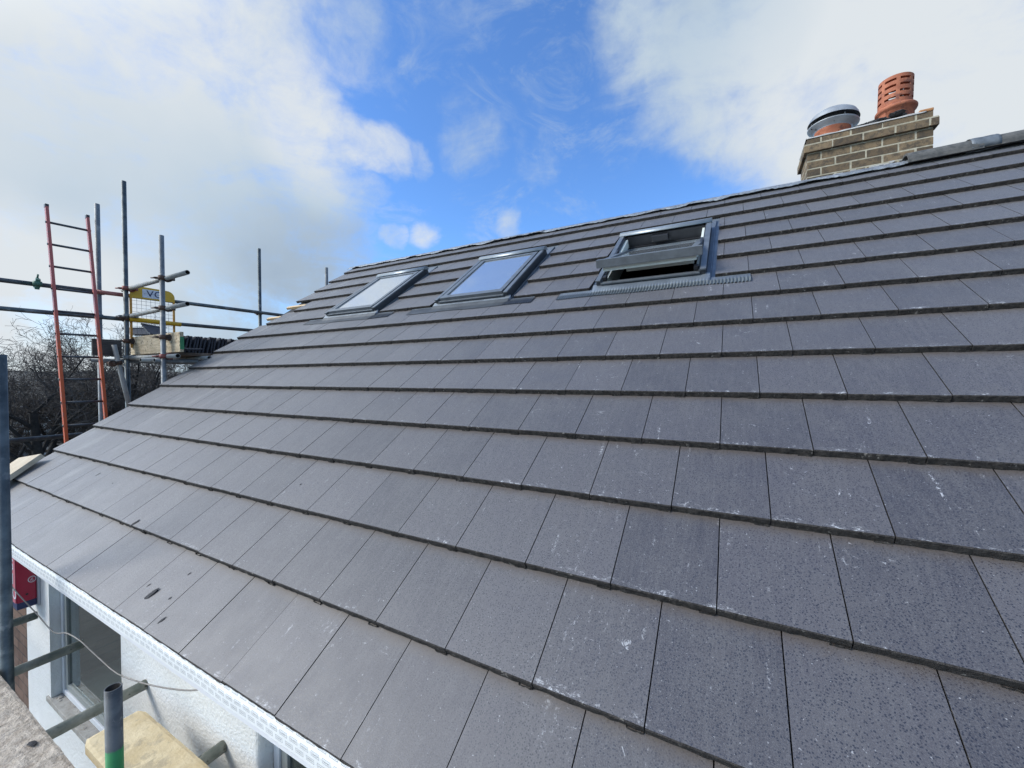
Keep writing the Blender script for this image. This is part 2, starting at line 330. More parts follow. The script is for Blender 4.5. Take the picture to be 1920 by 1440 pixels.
# ------------------------------------------------------------------ object helpers
WL = {}
def tag(o, label=None, cat=None, group=None, kind=None):
    if label: o['label'] = label
    if cat: o['category'] = cat
    if group: o['group'] = group
    if kind: o['kind'] = kind
    return o
def thing(name, loc, label, cat, group=None):
    o = bpy.data.objects.new(name, None); COL.objects.link(o); o.location = loc
    o.empty_display_size = .1; WL[o] = V(loc); return tag(o, label, cat, group)
def obj(name, bm, mats, parent=None, smooth=False, keep=False):
    if not isinstance(mats, (list, tuple)): mats = [mats]
    me = bpy.data.meshes.new(name)
    vs = [v.co for v in bm.verts]
    lo = V((min(v.x for v in vs), min(v.y for v in vs), min(v.z for v in vs))); hi = V((max(v.x for v in vs), max(v.y for v in vs), max(v.z for v in vs)))
    c = V((0, 0, 0)) if keep else V(((lo.x + hi.x) / 2, (lo.y + hi.y) / 2, lo.z))
    for v in bm.verts: v.co -= c
    bm.normal_update(); bm.to_mesh(me); bm.free()
    for mt in mats: me.materials.append(mt)
    if smooth:
        for p in me.polygons: p.use_smooth = True
    o = bpy.data.objects.new(name, me); COL.objects.link(o)
    o.location = c - (WL[parent] if parent else V((0, 0, 0))); WL[o] = c
    if parent: o.parent = parent
    return o
def BM(): return bmesh.new()
def frame_box(bm, o, ax, lo, hi, mi=0, bev=0):
    """box in a local frame: o origin, ax three unit vectors"""
    tb = bmesh.new() if bev else bm
    vs = []
    for k in (0, 1):
        for j in (0, 1):
            for i in (0, 1):
                p = o + ax[0] * (hi[0] if i else lo[0]) + ax[1] * (hi[1] if j else lo[1]) + ax[2] * (hi[2] if k else lo[2])
                vs.append(tb.verts.new(p))
    fs = []
    for q in ((0, 2, 3, 1), (4, 5, 7, 6), (0, 1, 5, 4), (2, 6, 7, 3), (0, 4, 6, 2), (1, 3, 7, 5)):
        f = tb.faces.new([vs[i] for i in q]); f.material_index = mi; fs.append(f)
    if ax[0].cross(ax[1]).dot(ax[2]) < 0:
        for f in fs: f.normal_flip()
    if bev:
        bmesh.ops.bevel(tb, geom=list(tb.edges), offset=bev, segments=2, affect='EDGES', profile=.6)
        mp = {v: bm.verts.new(v.co) for v in tb.verts}
        for f in tb.faces:
            nf = bm.faces.new([mp[v] for v in f.verts]); nf.material_index = mi
        tb.free()
XYZ = (V((1, 0, 0)), V((0, 1, 0)), V((0, 0, 1)))
def box(bm, lo, hi, mi=0, bev=0): frame_box(bm, V((0, 0, 0)), XYZ, lo, hi, mi, bev)
def basis(d):
    d = d.normalized(); a = V((0, 0, 1)) if abs(d.z) < .9 else V((1, 0, 0))
    x = d.cross(a).normalized(); return x, d.cross(x).normalized(), d
def ring(bm, c, x, y, r, n): return [bm.verts.new(c + x * (r * math.cos(2 * math.pi * i / n)) + y * (r * math.sin(2 * math.pi * i / n))) for i in range(n)]
def bridge(bm, a, b, mi=0):
    n = len(a)
    for i in range(n):
        f = bm.faces.new((a[i], a[(i + 1) % n], b[(i + 1) % n], b[i])); f.material_index = mi; f.smooth = True
def tube(bm, a, b, r=.0245, n=16, mi=0, inner=1, wall=.004):
    """an open scaffold tube with a real wall"""
    a = V(a); b = V(b); x, y, d = basis(b - a)
    A = ring(bm, a, x, y, r, n); B = ring(bm, b, x, y, r, n)
    Ai = ring(bm, a, x, y, r - wall, n); Bi = ring(bm, b, x, y, r - wall, n)
    bridge(bm, A, B, mi); bridge(bm, Ai, A, mi); bridge(bm, B, Bi, mi); bridge(bm, Bi, Ai, inner)
def rod(bm, a, b, r, n=8, mi=0, r2=None):
    a = V(a); b = V(b); x, y, d = basis(b - a)
    A = ring(bm, a, x, y, r, n); B = ring(bm, b, x, y, r2 or r, n); bridge(bm, A, B, mi)
    for q in (A[::-1], B):
        f = bm.faces.new(q); f.material_index = mi
def path(bm, pts, r, n=8, mi=0):
    pts = [V(p) for p in pts]; prev = None; x = None
    for i, p in enumerate(pts):
        d = (pts[min(i + 1, len(pts) - 1)] - pts[max(i - 1, 0)]).normalized()
        if x is None: x = basis(d)[0]
        x = (x - d * x.dot(d)).normalized(); y = d.cross(x)
        cur = ring(bm, p, x, y, r, n)
        if prev: bridge(bm, prev, cur, mi)
        else: bm.faces.new(cur[::-1])
        prev = cur
    bm.faces.new(prev)
def lathe(bm, c, prof, n=32, mi=0, tilt=None):
    M3 = tilt or Matrix.Identity(3); prev = None
    for r, z in prof:
        cur = [bm.verts.new(V(c) + M3 @ V((r * math.cos(2 * math.pi * i / n), r * math.sin(2 * math.pi * i / n), z))) for i in range(n)]
        if prev: bridge(bm, prev, cur, mi)
        prev = cur
def text_mesh(bm, s, o, ex, ey, size, mi=0, depth=.001, shear=0):
    """writing as thin raised letters; o lower left, ex along, ey up"""
    cu = bpy.data.curves.new('t', 'FONT'); cu.body = s; cu.size = size; cu.extrude = depth; cu.shear = shear
    ob = bpy.data.objects.new('t', cu); COL.objects.link(ob)
    me = ob.to_mesh(); ez = ex.cross(ey)
    vs = [bm.verts.new(o + ex * v.co.x + ey * v.co.y + ez * v.co.z) for v in me.vertices]
    for p in me.polygons:
        try:
            f = bm.faces.new([vs[i] for i in p.vertices]); f.material_index = mi
        except ValueError: pass
    ob.to_mesh_clear(); bpy.data.objects.remove(ob); bpy.data.curves.remove(cu)

# ================================================================== HOUSE
TH = R(36.036); G = .3292; TW = .30; VERGE = -5.07; XR = 5.6
ES = V((0, math.cos(TH), math.sin(TH))); EN = V((0, -math.sin(TH), math.cos(TH))); EX = V((1, 0, 0))
TD = TH - .0875
TS = V((0, math.cos(TD), math.sin(TD))); TN = V((0, -math.sin(TD), math.cos(TD)))
def RP(u, v, h=0): return EX * u + ES * v + EN * h
GZ = -5.2
house = thing('house', (0, 0, GZ), 'white rendered house under renovation with dark grey tiled roof, three roof windows and brick chimney', 'house')
WIN = [(-3.71, -2.92), (-2.10, -1.31), (-0.51, 0.26)]
WV0, WV1 = 2.972, 4.03
CUT = .062

def tile_rows():
    verts = []; faces = []; fm = []; rnd = []; uvs = []
    def add(vl, fl, r):
        b = len(verts); verts.extend(v for v, _ in vl)
        for q, mi in fl:
            faces.append([b + i for i in q]); fm.append(mi); rnd.append(r)
            for i in q: uvs.append(vl[i][1])
    rs = random.Random(3)
    for k in range(15):
        start = VERGE + (TW * .5 if k % 2 else 0) - .0035 * k * 2
        edges = [VERGE]; x = start if start > VERGE + .05 else start + TW
        ph = {0: -.062, 1: -.08}[k % 2]
        x = VERGE + (.72 if k % 2 else .22) * TW - .0105 * max(k - 1, 0) * TW * 1.0
        while x < XR: edges.append(x); x += TW
        edges.append(XR)
        if k in (9, 10):
            lim = -4.90 if k == 9 else -4.725
            edges = [lim] + [q for q in edges if q > lim + .04]
        L = .352 if k < 14 else .232
        O0 = RP(0, k * G)
        for i in range(len(edges) - 1):
            a, b = edges[i] + .0017, edges[i + 1] - .0017
            segs = [(a, b)]
            if 9 <= k <= 12:
                for (wa, wb) in WIN:
                    wa -= CUT; wb += CUT; ns = []
                    for (p, q) in segs:
                        if q <= wa or p >= wb: ns.append((p, q)); continue
                        if p < wa: ns.append((p, wa))
                        if q > wb: ns.append((wb, q))
                    segs = ns
            r = rs.random(); dh = rs.uniform(-.0006, .0006); ds = rs.uniform(-.0016, .0016); tl = rs.uniform(-.0008, .0008)
            for (p, q) in segs:
                if q - p < .03: continue
                n = max(2, int((q - p) / .021)); vl = []; fl = []
                for j in range(n + 1):
                    u = p + (q - p) * j / n; t = j / n
                    def P(s, h): return tuple(O0 + EX * u + TS * (s + ds) + TN * (h + dh + tl * (t - .5)))
                    jr = rs.uniform(-.0007, .0007); jb = rs.uniform(-.0045, .0038); jf = rs.uniform(-.0018, .0018)
                    T = -.0278
                    U = u - edges[i]
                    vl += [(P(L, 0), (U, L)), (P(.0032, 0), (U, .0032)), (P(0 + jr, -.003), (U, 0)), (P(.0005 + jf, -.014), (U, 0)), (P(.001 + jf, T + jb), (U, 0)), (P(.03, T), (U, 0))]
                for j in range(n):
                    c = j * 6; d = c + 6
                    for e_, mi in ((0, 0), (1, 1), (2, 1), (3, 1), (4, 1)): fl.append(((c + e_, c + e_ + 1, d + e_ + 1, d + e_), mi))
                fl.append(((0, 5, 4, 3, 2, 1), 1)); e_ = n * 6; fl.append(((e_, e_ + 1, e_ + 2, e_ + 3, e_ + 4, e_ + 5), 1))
                add(vl, fl, r)
            # the side-lap nib that shows under the lip, left of the joint
            if k and len(segs) == 1 and segs[0] == (a, b) and b - a > .12:
                q = b - .002; p = q - .042; vl = []; nn = 6
                for j in range(nn + 1):
                    u = p + (q - p) * j / nn
                    for s, h in ((-.003, -.0215), (-.004, -.0275), (.002, -.0325), (.02, -.0335)):
                        vl.append((tuple(O0 + EX * u + TS * (s + rs.uniform(-.0018, .001)) + TN * (h + rs.uniform(-.0018, .0018))), (0, 0)))
                fl = []
                for j in range(nn):
                    c = j * 4; d = c + 4
                    for e_ in range(3): fl.append(((c + e_, c + e_ + 1, d + e_ + 1, d + e_), 1))
                fl.append(((0, 3, 2, 1), 1)); fl.append(((nn * 4, nn * 4 + 1, nn * 4 + 2, nn * 4 + 3), 1))
                add(vl, fl, r)
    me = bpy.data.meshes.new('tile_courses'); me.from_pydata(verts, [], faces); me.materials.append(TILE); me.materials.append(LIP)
    me.polygons.foreach_set('material_index', fm)
    a = me.attributes.new('rnd', 'FLOAT', 'FACE'); a.data.foreach_set('value', rnd)
    ul = me.uv_layers.new(name='UVMap'); flat = [c for uv in uvs for c in uv]; ul.data.foreach_set('uv', flat)
    me.update()
    o = bpy.data.objects.new('tiled_roof', me); COL.objects.link(o); o.parent = house; o.location = -WL[house]; WL[o] = V((0, 0, 0))
    return o
roof = tile_rows()

# deck under the tiles, with holes for the roof windows
bm = BM()
def rbox(bm, u0, u1, v0, v1, h0, h1, mi=0, bev=0): frame_box(bm, V((0, 0, 0)), (EX, ES, EN), (u0, v0, h0), (u1, v1, h1), mi, bev)
us = [VERGE + .06]
for a, b in WIN: us += [a - .01, b + .01]
us.append(XR - .02)
rbox(bm, us[0], us[-1], .03, WV0, -.060, -.045); rbox(bm, us[0], us[-1], WV1 - .01, 4.80, -.060, -.045)
for i in range(0, len(us), 2): rbox(bm, us[i], us[i + 1], WV0, WV1 - .01, -.060, -.045)
obj('underlay', bm, FELT, house)
# battens poking out where the verge tiles are cut short
for v, a, b in ((3.165, -5.15, -4.86), (3.475, -5.10, -4.70)):
    bm = BM(); rbox(bm, a, b, v - .022, v + .022, -.045, -.012, 0, .003); obj('roof_batten', bm, WOODN, house)
bm = BM()
for k in range(15):
    if k in (9, 10): continue
    if k == 11: obj('verge_mortar', bm, MORT, house); bm = BM()
    rbox(bm, VERGE + .05, VERGE + .08, k * G + .03, k * G + G + .01, -.055, -.034)
obj('verge_mortar', bm, MORT, house)

# rear slope, gables, walls
yr, zr = 4.845 * math.cos(TH), 4.845 * math.sin(TH)
bm = BM()
for k in range(15):
    v0 = k * G; o = V((0, 2 * yr, 0)); s_ = V((0, -math.cos(TH), math.sin(TH))); n_ = V((0, math.sin(TH), math.cos(TH)))
    frame_box(bm, o, (EX, s_, n_), (VERGE, v0, -.05 + .0), (XR, min(v0 + .34, 4.83), -.004), 0)
    frame_box(bm, o, (EX, s_, n_), (VERGE, v0, -.004), (XR, v0 + .15, .006), 0)
obj('rear_roof_slope', bm, TILE, house)
WY = .185
bm = BM()   # front wall pieces around the openings
WA = (-3.70, -2.52, -1.17); WB = (-1.215, -.12, -1.22); TOPZ = -.088
def wallbox(x0, x1, z0, z1, bm): box(bm, (x0, WY, z0), (x1, WY + .09, z1)); 
wallbox(-4.21, WA[0], GZ, TOPZ, bm); wallbox(WA[0], WA[1], GZ, WA[2] - .035, bm); wallbox(WA[1], WB[0] - .03, GZ, TOPZ, bm)
wallbox(WB[0] - .03, WB[1], GZ, WB[2], bm); wallbox(WB[1], XR - .1, GZ, TOPZ, bm)
# rounded render arris at the second window
n = 6; A = []; B = []
for i in range(n + 1):
    t = math.pi / 2 * i / n; p = (WB[0] - .03 + .03 * math.sin(t), WY + .03 - .03 * math.cos(t))
    A.append(bm.verts.new((p[0], p[1], WB[2]))); B.append(bm.verts.new((p[0], p[1], TOPZ)))
A.append(bm.verts.new((WB[0], WY + .09, WB[2]))); B.append(bm.verts.new((WB[0], WY + .09, TOPZ)))
for i in range(n + 1): bm.faces.new((A[i], A[i + 1], B[i + 1], B[i]))
obj('rendered_wall', bm, RENDER, house)
bm = BM(); box(bm, (-4.96, WY + .004, GZ), (-4.21, WY + .09, TOPZ)); obj('brick_corner', bm, BRW, house)
bm = BM()
for X0, X1 in ((-4.96, -4.85), (XR - .2, XR - .1)):
    y0, y1 = WY + .09, 2 * yr - .2
    vs = []
    for X in (X0, X1):
        vs.append([bm.verts.new(p) for p in ((X, y0, GZ), (X, y1, GZ), (X, y1, -.1), (X, yr, zr - .1), (X, y0, .02))])
    bm.faces.new(vs[0][::-1]); bm.faces.new(vs[1])
    for i in range(5):
        j = (i + 1) % 5; bm.faces.new((vs[0][i], vs[0][j], vs[1][j], vs[1][i]))
box(bm, (-4.85, 2 * yr - .3, GZ), (XR - .2, 2 * yr - .2, -.1))
obj('gable_wall', bm, BRW, house)
# inner rooms kept dark: attic floor, backing behind the lower windows
bm = BM(); box(bm, (-4.84, WY + .3, -.02), (XR - .21, 2 * yr - .31, .0)); box(bm, (-4.84, 1.2, GZ), (XR - .21, 1.25, -.021))
obj('room_partition', bm, ROOMD, house)
bm = BM()
for u in [-4.6 + .42 * i for i in range(24)]:
    if any(a - .03 < u < b + .03 for a, b in WIN): rbox(bm, u, u + .045, .5, 2.80, -.16, -.062)
    else: rbox(bm, u, u + .045, .5, 4.7, -.16, -.062)
for u in (-.35, -.08, .16):
    frame_box(bm, V((0, 2 * yr, 0)), (EX, V((0, -math.cos(TH), math.sin(TH))), V((0, math.sin(TH), math.cos(TH)))), (u, .5, -.2), (u + .05, 4.7, -.06))
obj('rafters', bm, PINE, house)
# fascia, soffit, printed membrane
bm = BM(); box(bm, (VERGE + .1, .022, -.120), (XR - .1, .04, -.045)); box(bm, (VERGE + .1, .041, -.086), (XR - .1, WY + .05, -.0865)); obj('fascia_board', bm, UPVC, house)
nx = 500; verts = []; faces = []; uvl = []
for i in range(nx + 1):
    x = VERGE + .02 + (XR - VERGE - .1) * i / nx
    top = -.021 + .003 * noise.noise(V((x * 9, 0, 0))) + .002 * noise.noise(V((x * 60, 3, 0)))
    if noise.noise(V((x * 14, 8, 1))) > .38: top += .004
    bo = -.094 + .003 * noise.noise(V((x * 3, 5, 0))); off = .003 * noise.noise(V((x * 5, 0, 9)))
    verts += [(x, .018, top), (x, .010 + off, -.045), (x, .012 + off, -.07), (x, .014 + off, bo)]
    for q in verts[-4:]: uvl.append((q[0], q[2] + .115))
for i in range(nx):
    for j in range(3): faces.append((i * 4 + j, i * 4 + j + 1, i * 4 + j + 5, i * 4 + j + 4))
me = bpy.data.meshes.new('m'); me.from_pydata(verts, [], faces); me.materials.append(MEMB)
ul = me.uv_layers.new(name='UVMap')
for l in me.loops: ul.data[l.index].uv = uvl[l.vertex_index]
o = bpy.data.objects.new('eaves_membrane', me); COL.objects.link(o); o.parent = house; o.location = -WL[house]; WL[o] = V((0, 0, 0))
sm = o.modifiers.new('s', 'SOLIDIFY'); sm.thickness = .0012; sm.offset = -1

# lower windows
def house_window(x0, x1, z0, z1, name='window', mull=None):
    Y0, Y1 = WY + .052, WY + .10
    bm = BM(); w = .036
    box(bm, (x0, Y0, z0), (x0 + w, Y1, z1), 0, .004); box(bm, (x1 - w, Y0, z0), (x1, Y1, z1), 0, .004)
    box(bm, (x0 + w, Y0, z0), (x1 - w, Y1, z0 + w), 0, .004); box(bm, (x0 + w, Y0, z1 - w), (x1 - w, Y1, z1), 0, .004)
    if mull: box(bm, (mull - .03, Y0, z0 + w), (mull + .03, Y1, z1 - w), 0, .004)
    fr = obj(name, bm, UPVC, house)
    spans = [(x0 + w, x1 - w)] if not mull else [(x0 + w, mull - .03), (mull + .03, x1 - w)]
    for a, b in spans:
        bm = BM(); s = .04; c = z0 + w + .004; d = z1 - w - .004; a += .004; b -= .004
        box(bm, (a, Y0 + .008, c), (a + s, Y1 + .01, d), 0, .004); box(bm, (b - s, Y0 + .008, c), (b, Y1 + .01, d), 0, .004)
        box(bm, (a + s, Y0 + .008, c), (b - s, Y1 + .01, c + s), 0, .004); box(bm, (a + s, Y0 + .008, d - s), (b - s, Y1 + .01, d), 0, .004)
        obj('sash_frame', bm, SASHG, fr)
        bm = BM(); box(bm, (a + s, Y0 + .020, c + s), (b - s, Y0 + .026, d - s)); obj('pane', bm, GLASS, fr)
    return fr
w1 = house_window(WA[0] + .006, WA[1] - .006, WA[2] + .004, TOPZ, mull=None)
w2 = house_window(WB[0] + .006, WB[1] - .006, WB[2] + .004, TOPZ, mull=-.62)
bm = BM(); box(bm, (WA[0] - .06, WY - .012, WA[2] - .034), (WA[1] + .0, WY + .12, WA[2] + .002), 0, .006)
rs = random.Random(5)
for i in range(26):
    x = rs.uniform(WA[0], WA[1] - .05); y = rs.uniform(WY, WY + .05); r = rs.uniform(.006, .018)
    box(bm, (x, y, WA[2]), (x + r * 2, y + r, WA[2] + r * .45), 0, .002)
obj('window_sill', bm, SILL, w1)
# room stuff visible as pale shapes: inner sill
bm = BM(); box(bm, (WA[0] + .02, WY + .13, WA[2] + .05), (WA[1] - .02, WY + .42, WA[2] + .07), 0, .004); obj('inner_sill', bm, PAINTW, w1)

# roof windows
def skylight(u0, u1, opening, label):
    g = .055
    bm = BM()      # fixed frame, outside cladding
    rbox(bm, u0, u0 + .045, WV0, WV1, -.06, .034, 0, .005); rbox(bm, u1 - .045, u1, WV0, WV1, -.06, .034, 0, .005)
    rbox(bm, u0 + .045, u1 - .045, WV0, WV0 + .04, -.06, .020, 0, .004); rbox(bm, u0 + .045, u1 - .045, WV1 - .05, WV1, -.06, .034, 0, .004)
    fr = obj('roof_window', bm, CLADD, house); fr['label'] = label
    bm = BM()      # white timber lining
    for a, b, c, d in ((u0 + .012, u0 + .03, WV0 + .01, WV1 - .01), (u1 - .03, u1 - .012, WV0 + .01, WV1 - .01), (u0 + .03, u1 - .03, WV0 + .01, WV0 + .03), (u0 + .03, u1 - .03, WV1 - .03, WV1 - .01)):
        rbox(bm, a, b, c, d, -.21, -.061)
    rbox(bm, u0 + .046, u0 + .066, WV0 + .045, WV1 - .055, -.058, .012); rbox(bm, u1 - .066, u1 - .046, WV0 + .045, WV1 - .055, -.058, .012)
    obj('inner_lining', bm, PAINTW, fr)
    bm = BM()      # top hood, rounded
    P = [(WV1 - .080, .050), (WV1 - .075, .062), (WV1 - .05, .070), (WV1 - .015, .066), (WV1 + .012, .05), (WV1 + .018, .01)]
    A = [[bm.verts.new(RP(u, v, h)) for v, h in P] for u in (u0 - .008, u1 + .008)]
    for i in range(len(P) - 1): f = bm.faces.new((A[0][i], A[0][i + 1], A[1][i + 1], A[1][i])); f.smooth = True
    bm.faces.new(A[0][::-1]); bm.faces.new(A[1])
    obj('top_hood', bm, HOOD, fr)
    bm = BM()      # side covers
    rbox(bm, u0 - .006, u0 + .034, WV0 - .004, WV1 - .08, .0345, .048, 0, .004); rbox(bm, u1 - .034, u1 + .006, WV0 - .004, WV1 - .08, .0345, .048, 0, .004)
    rbox(bm, u0 + .034, u1 - .034, WV0 - .012, WV0 + .02, .012, .026, 0, .004)
    obj('side_cover', bm, CLAD, fr)
    # sash: turns about its middle
    pv = (WV0 + WV1) / 2; ang = R(16) if opening else 0
    es = ES * math.cos(ang) - EN * math.sin(ang); en = EN * math.cos(ang) + ES * math.sin(ang)
    org = RP(0, pv, .028); H = (WV1 - WV0) / 2
    a, b = u0 + .050, u1 - .050
    def sb(bm, x0, x1, v0, v1, h0, h1, mi=0, bev=.003): frame_box(bm, org, (EX, es, en), (x0, v0, h0), (x1, v1, h1), mi, bev)
    bm = BM(); lo, hi = -H + .022, H - .10
    ext = .035 if opening else .0
    sb(bm, a - ext, b + ext, lo - .012, lo + .045, -.036 if opening else -.004, .026); sb(bm, a, b, hi - .035, hi, 0, .020)
    sb(bm, a, a + .045, lo + .045, hi - .035, 0, .022); sb(bm, b - .045, b, lo + .045, hi - .035, 0, .022)
    sash = obj('sash', bm, CLAD, fr)
    bm = BM(); q = .048
    sb(bm, a + .005, b - .005, lo + .02, lo + .055, -.068, -.0365 if opening else -.006); sb(bm, a + .005, b - .005, hi - .045, hi - .004, -.06, -.001)
    sb(bm, a + .005, a + .04, lo + .055, hi - .045, -.06, -.001); sb(bm, b - .04, b - .005, lo + .055, hi - .045, -.06, -.001)
    if opening: sb(bm, a + .16, b - .03, lo + .12, lo + .15, -.10, -.07)
    sob = obj('sash_lining', bm, PAINTW, fr)
    bm = BM(); sb(bm, a + .043, b - .043, lo + .043, hi - .033, .004, .010, 0, 0); obj('pane', bm, GLASSD, fr)
    if opening:
        bm = BM(); rbox(bm, u0 + .05, u1 - .05, WV1 - .085, WV1 - .052, -.10, .030); rbox(bm, u0 + .05, u1 - .05, WV1 - .11, WV1 - .086, -.10, -.06)
        obj('ventilation_panel', bm, BLACK, fr)
        bm = BM(); m_ = (u0 + u1) / 2 - .03
        rbox(bm, m_ - .07, m_ + .07, WV1 - .13, WV1 - .087, -.03, .02, 0, .006); obj('latch', bm, BLACK, fr)
        for x in (u0 + .040, u1 - .062): bm = BM(); rbox(bm, x, x + .022, pv - .09, pv + .07, -.02, .062, 0, .006); obj('pivot_hinge', bm, CLADD, fr)
        for x in (u0 + .045, u1 - .075): bm = BM(); rbox(bm, x, x + .03, WV0 + .03, WV0 + .075, .02, .055, 0, .005); obj('corner_stop', bm, BLACK, fr)
    # flashings
    bm = BM(); n = 360 if opening else 240; ua, ub = u0 - .30, u1 + .27; rows = []
    for j, (v, h0, am) in enumerate(((2.830, -.0125, 1), (2.86, -.0125, 1), (2.895, -.015, 1), (2.905, -.012, 0), (2.94, -.002, 0), (2.985, .008, 0))):
        row = []
        for i in range(n + 1):
            u = ua + (ub - ua) * i / n; out = max(0, (u0 - .03) - u, u - (u1 + .03))
            vv = v if not out or j < 3 else min(v, 2.95); hh = h0 + (.0055 * am * math.sin(2 * math.pi * u / .021) if opening or u > u1 else .0008 * am * math.sin(2 * math.pi * u / .0165))
            if out and j >= 3: hh = -.017
            row.append(bm.verts.new(RP(u, vv + (.006 * math.sin(u * 9) if j == 0 else 0), hh)))
        rows.append(row)
    for r0, r1 in zip(rows, rows[1:]):
        for i in range(n): f = bm.faces.new((r0[i], r0[i + 1], r1[i + 1], r1[i])); f.smooth = True
    bm.faces.ensure_lookup_table()
    for i, f in enumerate(bm.faces):
        if i // n >= 4 or (opening and i // n >= 3): f.material_index = 1
    obj('apron_flashing', bm, [APRON if opening else CLADD, FLASH], fr)
    bm = BM()
    for sgn, e_ in ((-1, u0), (1, u1)):
        x0, x1 = sorted((e_ + sgn * .002, e_ + sgn * (CUT + .02))); rbox(bm, x0, x1, 2.965, 4.27, -.034, -.030)
        x0, x1 = sorted((e_ + sgn * .030, e_ + sgn * .034)); rbox(bm, x0, x1, 2.935, 4.20, -.030, -.012)
    rbox(bm, u0 - .002, u1 + .002, WV1 + .001, 4.27, -.034, -.030)
    obj('side_flashing', bm, FLASH, fr)
skylight(*WIN[0], False, 'closed roof window farthest left, pane reflecting pale cloud')
skylight(*WIN[1], False, 'closed middle roof window, pane reflecting blue sky')
skylight(*WIN[2], True, 'open roof window with its sash tilted, above a pleated apron')

# ridge: foil roll, then ridge tiles on the right
def foil(u0, u1, lift, name):
    bm = BM(); n = int((u1 - u0) / .025); rows = []
    for j, (side, v, h) in enumerate(((1, 4.765, .004), (1, 4.785, .006), (1, 4.805, .008), (1, 4.835, .010), (0, 0, 0), (-1, 4.83, .012), (-1, 4.76, .008))):
        row = []
        for i in range(n + 1):
            u = u0 + (u1 - u0) * i / n; q = noise.noise(V((u * 5, j * .3, lift * 50))); q2 = noise.noise(V((u * 22, j, 3)))
            if side == 0: p = V((u, yr, zr + .002 + lift + .004 * q))
            else:
                vv = v + (.030 * q + .008 * q2 if j in (0, 6) else 0); hh = h + lift + (.016 * abs(q2) + .012 * q if j in (0, 1, 6) else .004 * q2)
                hh = max(hh, .003)
                p = RP(u, vv, hh)
                if side < 0: p = V((p.x, 2 * yr - p.y, p.z))
            row.append(bm.verts.new(p))
        rows.append(row)
    for r0, r1 in zip(rows, rows[1:]):
        for i in range(n): bm.faces.new((r0[i], r0[i + 1], r1[i + 1], r1[i]))
    o = obj(name, bm, FOIL, house, True); s = o.modifiers.new('s', 'SOLIDIFY'); s.thickness = .002; return o
foil(-5.10, -3.0, 0, 'ridge_foil'); foil(-3.06, -1.62, .006, 'ridge_foil'); foil(-1.66, .05, .0, 'ridge_foil'); foil(0.0, 2.1, .005, 'ridge_foil'); foil(2.05, 5.5, 0, 'ridge_foil')
def ridge_tile(u0, u1, lift):
    bm = BM(); n = 14; rings = []
    for u, dr in ((u0, 0), (u1, .004)):
        for rr in (.102 + dr, .086 + dr):
            rings.append([bm.verts.new((u, yr + rr * math.cos(math.pi * i / n) * 1.05, zr - .045 + lift + rr * (math.sin(math.pi * i / n) ** .8) * 1.05 + random.uniform(-.001, .001))) for i in range(n + 1)])
    o0, i0, o1, i1 = rings
    for i in range(n):
        for a, b in ((o0, o1), (i1, i0), (i0, o0), (o1, i1)):
            f = bm.faces.new((a[i], a[i + 1], b[i + 1], b[i]))
    for k in (0, n): bm.faces.new((o0[k], o1[k], i1[k], i0[k]))
    obj('ridge_tile', bm, RIDGE, house)
x = 1.70
for i in range(9): ridge_tile(x, x + .435, .004 * (i % 2)); x += .44
bm = BM()
for i in range(9):
    pass
n = 10; rings = []
for k, u in enumerate([2.07 + .02 * i for i in range(9)]):
    rings.append([bm.verts.new((u, yr + (.110 + .006 * noise.noise(V((u * 20, i_, 0)))) * math.cos(math.pi * i_ / n), zr - .035 + (.112 + .012 * noise.noise(V((u * 14, i_, 5)))) * math.sin(math.pi * i_ / n) ** .8)) for i_ in range(n + 1)])
for a, b in zip(rings, rings[1:]):
    for i in range(n): bm.faces.new((a[i], a[i + 1], b[i + 1], b[i]))
o = obj('lead_patch', bm, LEAD, house, True); o.modifiers.new('s', 'SOLIDIFY').thickness = .003

